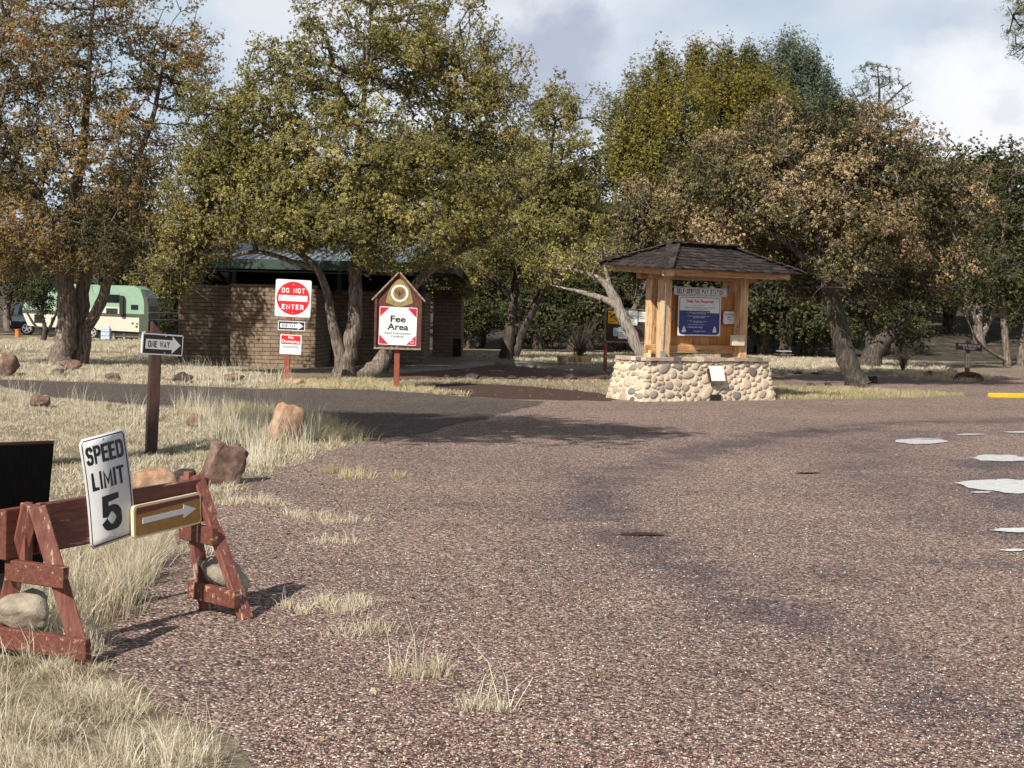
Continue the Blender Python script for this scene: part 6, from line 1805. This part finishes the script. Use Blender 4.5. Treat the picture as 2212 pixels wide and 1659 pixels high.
def trailer():
    D = 84
    p = P(48, 724, D); z = float(H(p[0], D))
    root = empty('travel_trailer', (p[0], D, z))
    tag(root, 'mint green and cream travel trailer parked behind the thick trunks', 'trailer')
    w = 2.3
    m = MB(); m.prism([(.32, .62), (6.95, .40), (7.10, .55), (7.12, 1.22), (.02, 1.32)], 0, w); m.build('lower_body', M['trailer_white'], root)
    m = MB(); m.prism([(.02, 1.322), (7.12, 1.222), (7.12, 1.42), (0, 1.52)], -.01, w); m.build('band', M['olive_panel'], root)
    m = MB(); m.prism([(0, 1.522), (7.12, 1.422), (7.14, 1.9), (7.05, 2.35), (6.75, 2.8), (6.3, 3.02), (1.7, 3.05), (1.0, 2.92), (.5, 2.6), (.15, 2.1)], 0, w); m.build('upper_body', M['mint'], root)
    m = MB(); m.prism([(6.62, .42), (7.13, .5), (7.15, 1.9), (7.06, 2.36), (6.76, 2.81), (6.66, 2.84), (6.85, 2.3), (6.9, 1.9), (6.88, 1.25), (6.62, 1.25)], -.02, w + .02); m.build('end_cap', M['olive_panel'], root)
    m = MB(); m.prism([(3.3, 1.5), (5.7, 1.40), (5.7, 1.75), (4.4, 1.85)], -.02, 0); m.build('stripe', M['trailer_white'], root)
    for (a, b, c_, d, nm, mt) in ((.70, 1.15, .78, 1.28, 'window', 'glass'), (4.75, 1.42, 5.4, 1.72, 'vent_grille', 'black'), (6.15, 1.68, 6.55, 1.95, 'window', 'glass'), (.62, 2.0, 1.3, 2.5, 'window', 'glass'), (4.6, 2.05, 5.5, 2.5, 'window', 'glass')):
        if nm == 'window' and a == .70:
            m = MB(); m.span((.68, -.02, .80), (1.15, -.002, 1.28)); m.build(nm, M[mt], root); continue
        m = MB(); m.span((a, -.03, b), (c_, -.015, d)); m.build(nm, M[mt], root)
    m = MB(); m.span((5.55, -.25, 1.35), (5.75, -.015, 2.45)); m.build('awning_arm', M['black'], root)
    m = MB(); m.span((1.62, -.02, .9), (1.74, -.005, 1.12)); m.span((6.2, -.02, .85), (6.3, -.005, .95)); m.span((6.45, -.02, .85), (6.55, -.005, .92)); m.span((6.42, -.02, .66), (6.54, -.005, .78)); m.build('hatch', M['olive_panel'], root)
    wheel(root, 3.95, .1, .32, .34); wheel(root, 3.2, .1, .32, .34)
    m = MB(); m.span((.6, .2, .33), (6.9, 2.1, .45)); m.build('chassis', M['black'], root)
    for x in (5.0, 5.6, 6.5):
        m = MB(); m.span((x, .4, 0), (x + .12, .52, .35)); m.build('jack', M['steel'], root)
    m = MB(); m.span((7.13, .8, .5), (7.45, 1.5, 1.05)); m.build('tank_cover', M['black'], root, .05)
    # camping things
    b = P(229, 735, D - 2.2); z2 = float(H(b[0], D - 2.2))
    r2 = empty('storage_drawers', (b[0], D - 2.2, z2)); tag(r2, 'pale translucent plastic storage drawers standing in front of the trailer', 'drawer unit')
    for k in range(3):
        m = MB(); m.span((-.24, -.2, .02 + k * .22), (.24, .2, .22 + k * .22)); m.build('drawer', M['clear_plastic'], r2, .01)
    m = MB(); m.span((-.05, -.15, .68), (.2, .1, .76)); m.build('lid', M['clear_plastic'], r2)
    b = P(38, 727, D - .8); o_ = float(H(b[0], D - .8))
    m = MB(); m.tube([(0, 0, 0), (0, 0, .38)], [.16, .13], 12); m.tube([(0, 0, .38), (0, 0, .43)], [.15, .15], 12)
    k = m.build('bucket', M['orange']); k.location = (b[0], D - .8, o_); tag(k, 'orange bucket on the ground behind the parked car', 'bucket')
trailer()

def car():
    D = 87
    p = P(24, 724, D); z = float(H(p[0], D))
    root = empty('parked_car', (p[0], D, z))
    tag(root, 'pale blue off-road car with a spare wheel at the left edge beside the trailer', 'car')
    w = 1.8
    m = MB(); m.prism([(0, .45), (4.5, .45), (4.55, .95), (3.4, 1.05), (.02, 1.12)], 0, w); m.build('body', M['car_blue'], root, .05)
    m = MB(); m.prism([(.05, 1.121), (3.4, 1.055), (2.9, 1.72), (.45, 1.85), (.22, 1.75)], .08, w - .08); m.build('cabin', M['car_blue'], root, .05)
    m = MB(); m.prism([(.35, 1.18), (1.3, 1.16), (1.3, 1.7), (.48, 1.74)], .06, .079); m.prism([(1.4, 1.16), (2.9, 1.12), (2.65, 1.64), (1.4, 1.69)], .06, .079); m.build('window', M['glass'], root)
    m = MB(); m.span((.0, -.01, .45), (1.1, .0, .8)); m.build('sill_panel', M['tyre'], root)
    m = MB(); m.tube([(-.02, .9, 1.0), (-.24, .9, 1.0)], .36, 20, smooth=False); m.build('spare_wheel', M['tyre'], root)
    m = MB(); m.span((-.03, .05, 1.0), (.0, .2, 1.3)); m.build('tail_light', M['red'], root)
    m = MB(); m.span((.1, .2, 1.88), (.5, w - .2, 1.94)); m.build('spoiler', M['car_blue'], root)
    m = MB(); m.span((-.1, .0, .35), (.05, w, .55)); m.build('bumper', M['tyre'], root)
    wheel(root, .95, .0, .38, .39); wheel(root, 3.6, .0, .38, .39)
car()

# ------------------------------------------------------------------ brown sign at the far right, kerb block, planter, table
def pavement_sign():
    b = G(2088, 822)
    s_ = b[1] / FPX
    root = empty('pavement_sign', b, math.radians(-6), 0, math.radians(.6))
    tag(root, 'small brown sign post reading vehicles restricted to pavement by the far road', 'sign post')
    m = MB(); m.span((-.06, -.05, -.1), (.06, .05, 1.12)); m.build('post', M['rust_post'], root, .006)
    m = MB(); m.prism([(-.36, .86), (.36, .82), (.35, 1.02), (-.35, 1.05)], -.085, -.052); pl = m.build('plank', M['maroon_board'], root)
    strokes('VEHICLES RESTRICTED', .60, .06, 0, .978, -.087, M['white'], pl, t=.2, rot=-.05)
    strokes('TO PAVEMENT', .36, .06, .02, .90, -.087, M['white'], pl, t=.2, rot=-.05)
    m = MB(); m.span((-.075, -.058, .36), (.065, -.051, .76)); a = m.build('arrow_panel', M['cream'], root)
    m = MB(); ring(m, rrect(.125, .38, .005, cx=-.005, cz=.56), rrect(.105, .36, .004, cx=-.005, cz=.56), -.0605, -.0585); m.build('border', M['rust_post'], a)
    m = MB(); m.prism([(-.02, .42), (.01, .42), (.01, .62), (.028, .62), (-.005, .70), (-.038, .62), (-.02, .62)], -.0605, -.0585); m.build('arrow', M['gold'], a)
    m = MB()
    n = 14
    m.tube([(.34 * math.cos(math.pi * k / n), 0, .19 * math.sin(math.pi * k / n) ** .6 - .02) for k in range(n + 1)], .085, 10)
    o = m.build('culvert_ring', M['maroon_board'], root); o.location = (.03, -.12, 0)
pavement_sign()

def kerb_block():
    b = G(2140, 859); e = G(2330, 862)
    root = empty('parking_block', b, math.atan2(e[1] - b[1], e[0] - b[0]))
    tag(root, 'long yellow concrete parking block at the right edge of the road', 'parking block')
    l = float(np.linalg.norm(e - b))
    m = MB(); m.prism([(0, 0), (l, 0), (l, .07), (l - .04, .10), (.04, .10), (0, .07)], 0, .16); m.build('block', M['curb_yellow'], root, .012, seg=2)
kerb_block()

def planter():
    b = G(1240, 789)
    root = empty('barrel_planter', b)
    tag(root, 'low wooden tub with a bare shrub in the grass beyond the path', 'planter')
    m = MB()
    for k in range(18):
        a = 2 * math.pi * k / 18
        m.beam((.46 * math.cos(a), .46 * math.sin(a), -.03), (.5 * math.cos(a), .5 * math.sin(a), .26), .15, .025, side=(-math.sin(a), math.cos(a), 0))
    m.build('tub', M['cedar'], root)
    m = MB(); m.tube([(0, 0, .07), (0, 0, .11)], .495, 24); m.build('hoop', M['steel'], root)
    m = MB(); m.tube([(0, 0, .18), (0, 0, .22)], .44, 20); m.build('soil', M['soil'], root)
planter()
def shrub(px, py, D, h, w, label, seed):
    b = G(px, py)
    rng = np.random.default_rng(seed)
    n = 70
    m = MB()
    for k in range(n):
        a = rng.uniform(0, 6.28); r = w * rng.uniform(.2, 1)
        p = [np.array([0, 0, 0.0])]
        tgt = np.array([r * math.cos(a), r * math.sin(a) * .7, h * rng.uniform(.5, 1)])
        for t in (.25, .5, .75, 1):
            p.append(tgt * t * np.array([t, t, 1]) + rng.normal(0, .04, 3))
        m.tube(p, [.014, .011, .008, .006, .003], 3, caps=False)
    o = m.build('shrub', M['bark_dark']); o.location = tuple(b)
    tag(o, label, 'shrub')
shrub(1252, 786, 0, 1.5, 1.3, 'bare twiggy shrub just behind the low wooden tub', 3)
shrub(1950, 800, 0, .8, .7, 'bare twiggy shrub on the verge behind the oak', 4)

def picnic_table():
    b = G(1692, 776)
    root = empty('picnic_table', b, .2); root.scale = (.5, .5, .42)
    tag(root, 'tiny low pale topped table in the distance right of the pay station', 'table')
    m = MB(); m.span((-.45, -.35, .70), (.5, .35, .74)); m.build('tabletop', M['white'], root)
    for y in (-.65, .65):
        m = MB(); m.span((-.45, y - .12, .42), (.5, y + .12, .45)); m.build('bench', M['grey_wood'], root)
    for x in (-.3, .35):
        m = MB(); m.beam((x, -.55, 0), (x, .15, .7), .05, .05); m.beam((x, .55, 0), (x, -.15, .7), .05, .05); m.span((x - .02, -.7, .36), (x + .02, .7, .41)); m.build('leg', M['dark_brown'], root)
picnic_table()
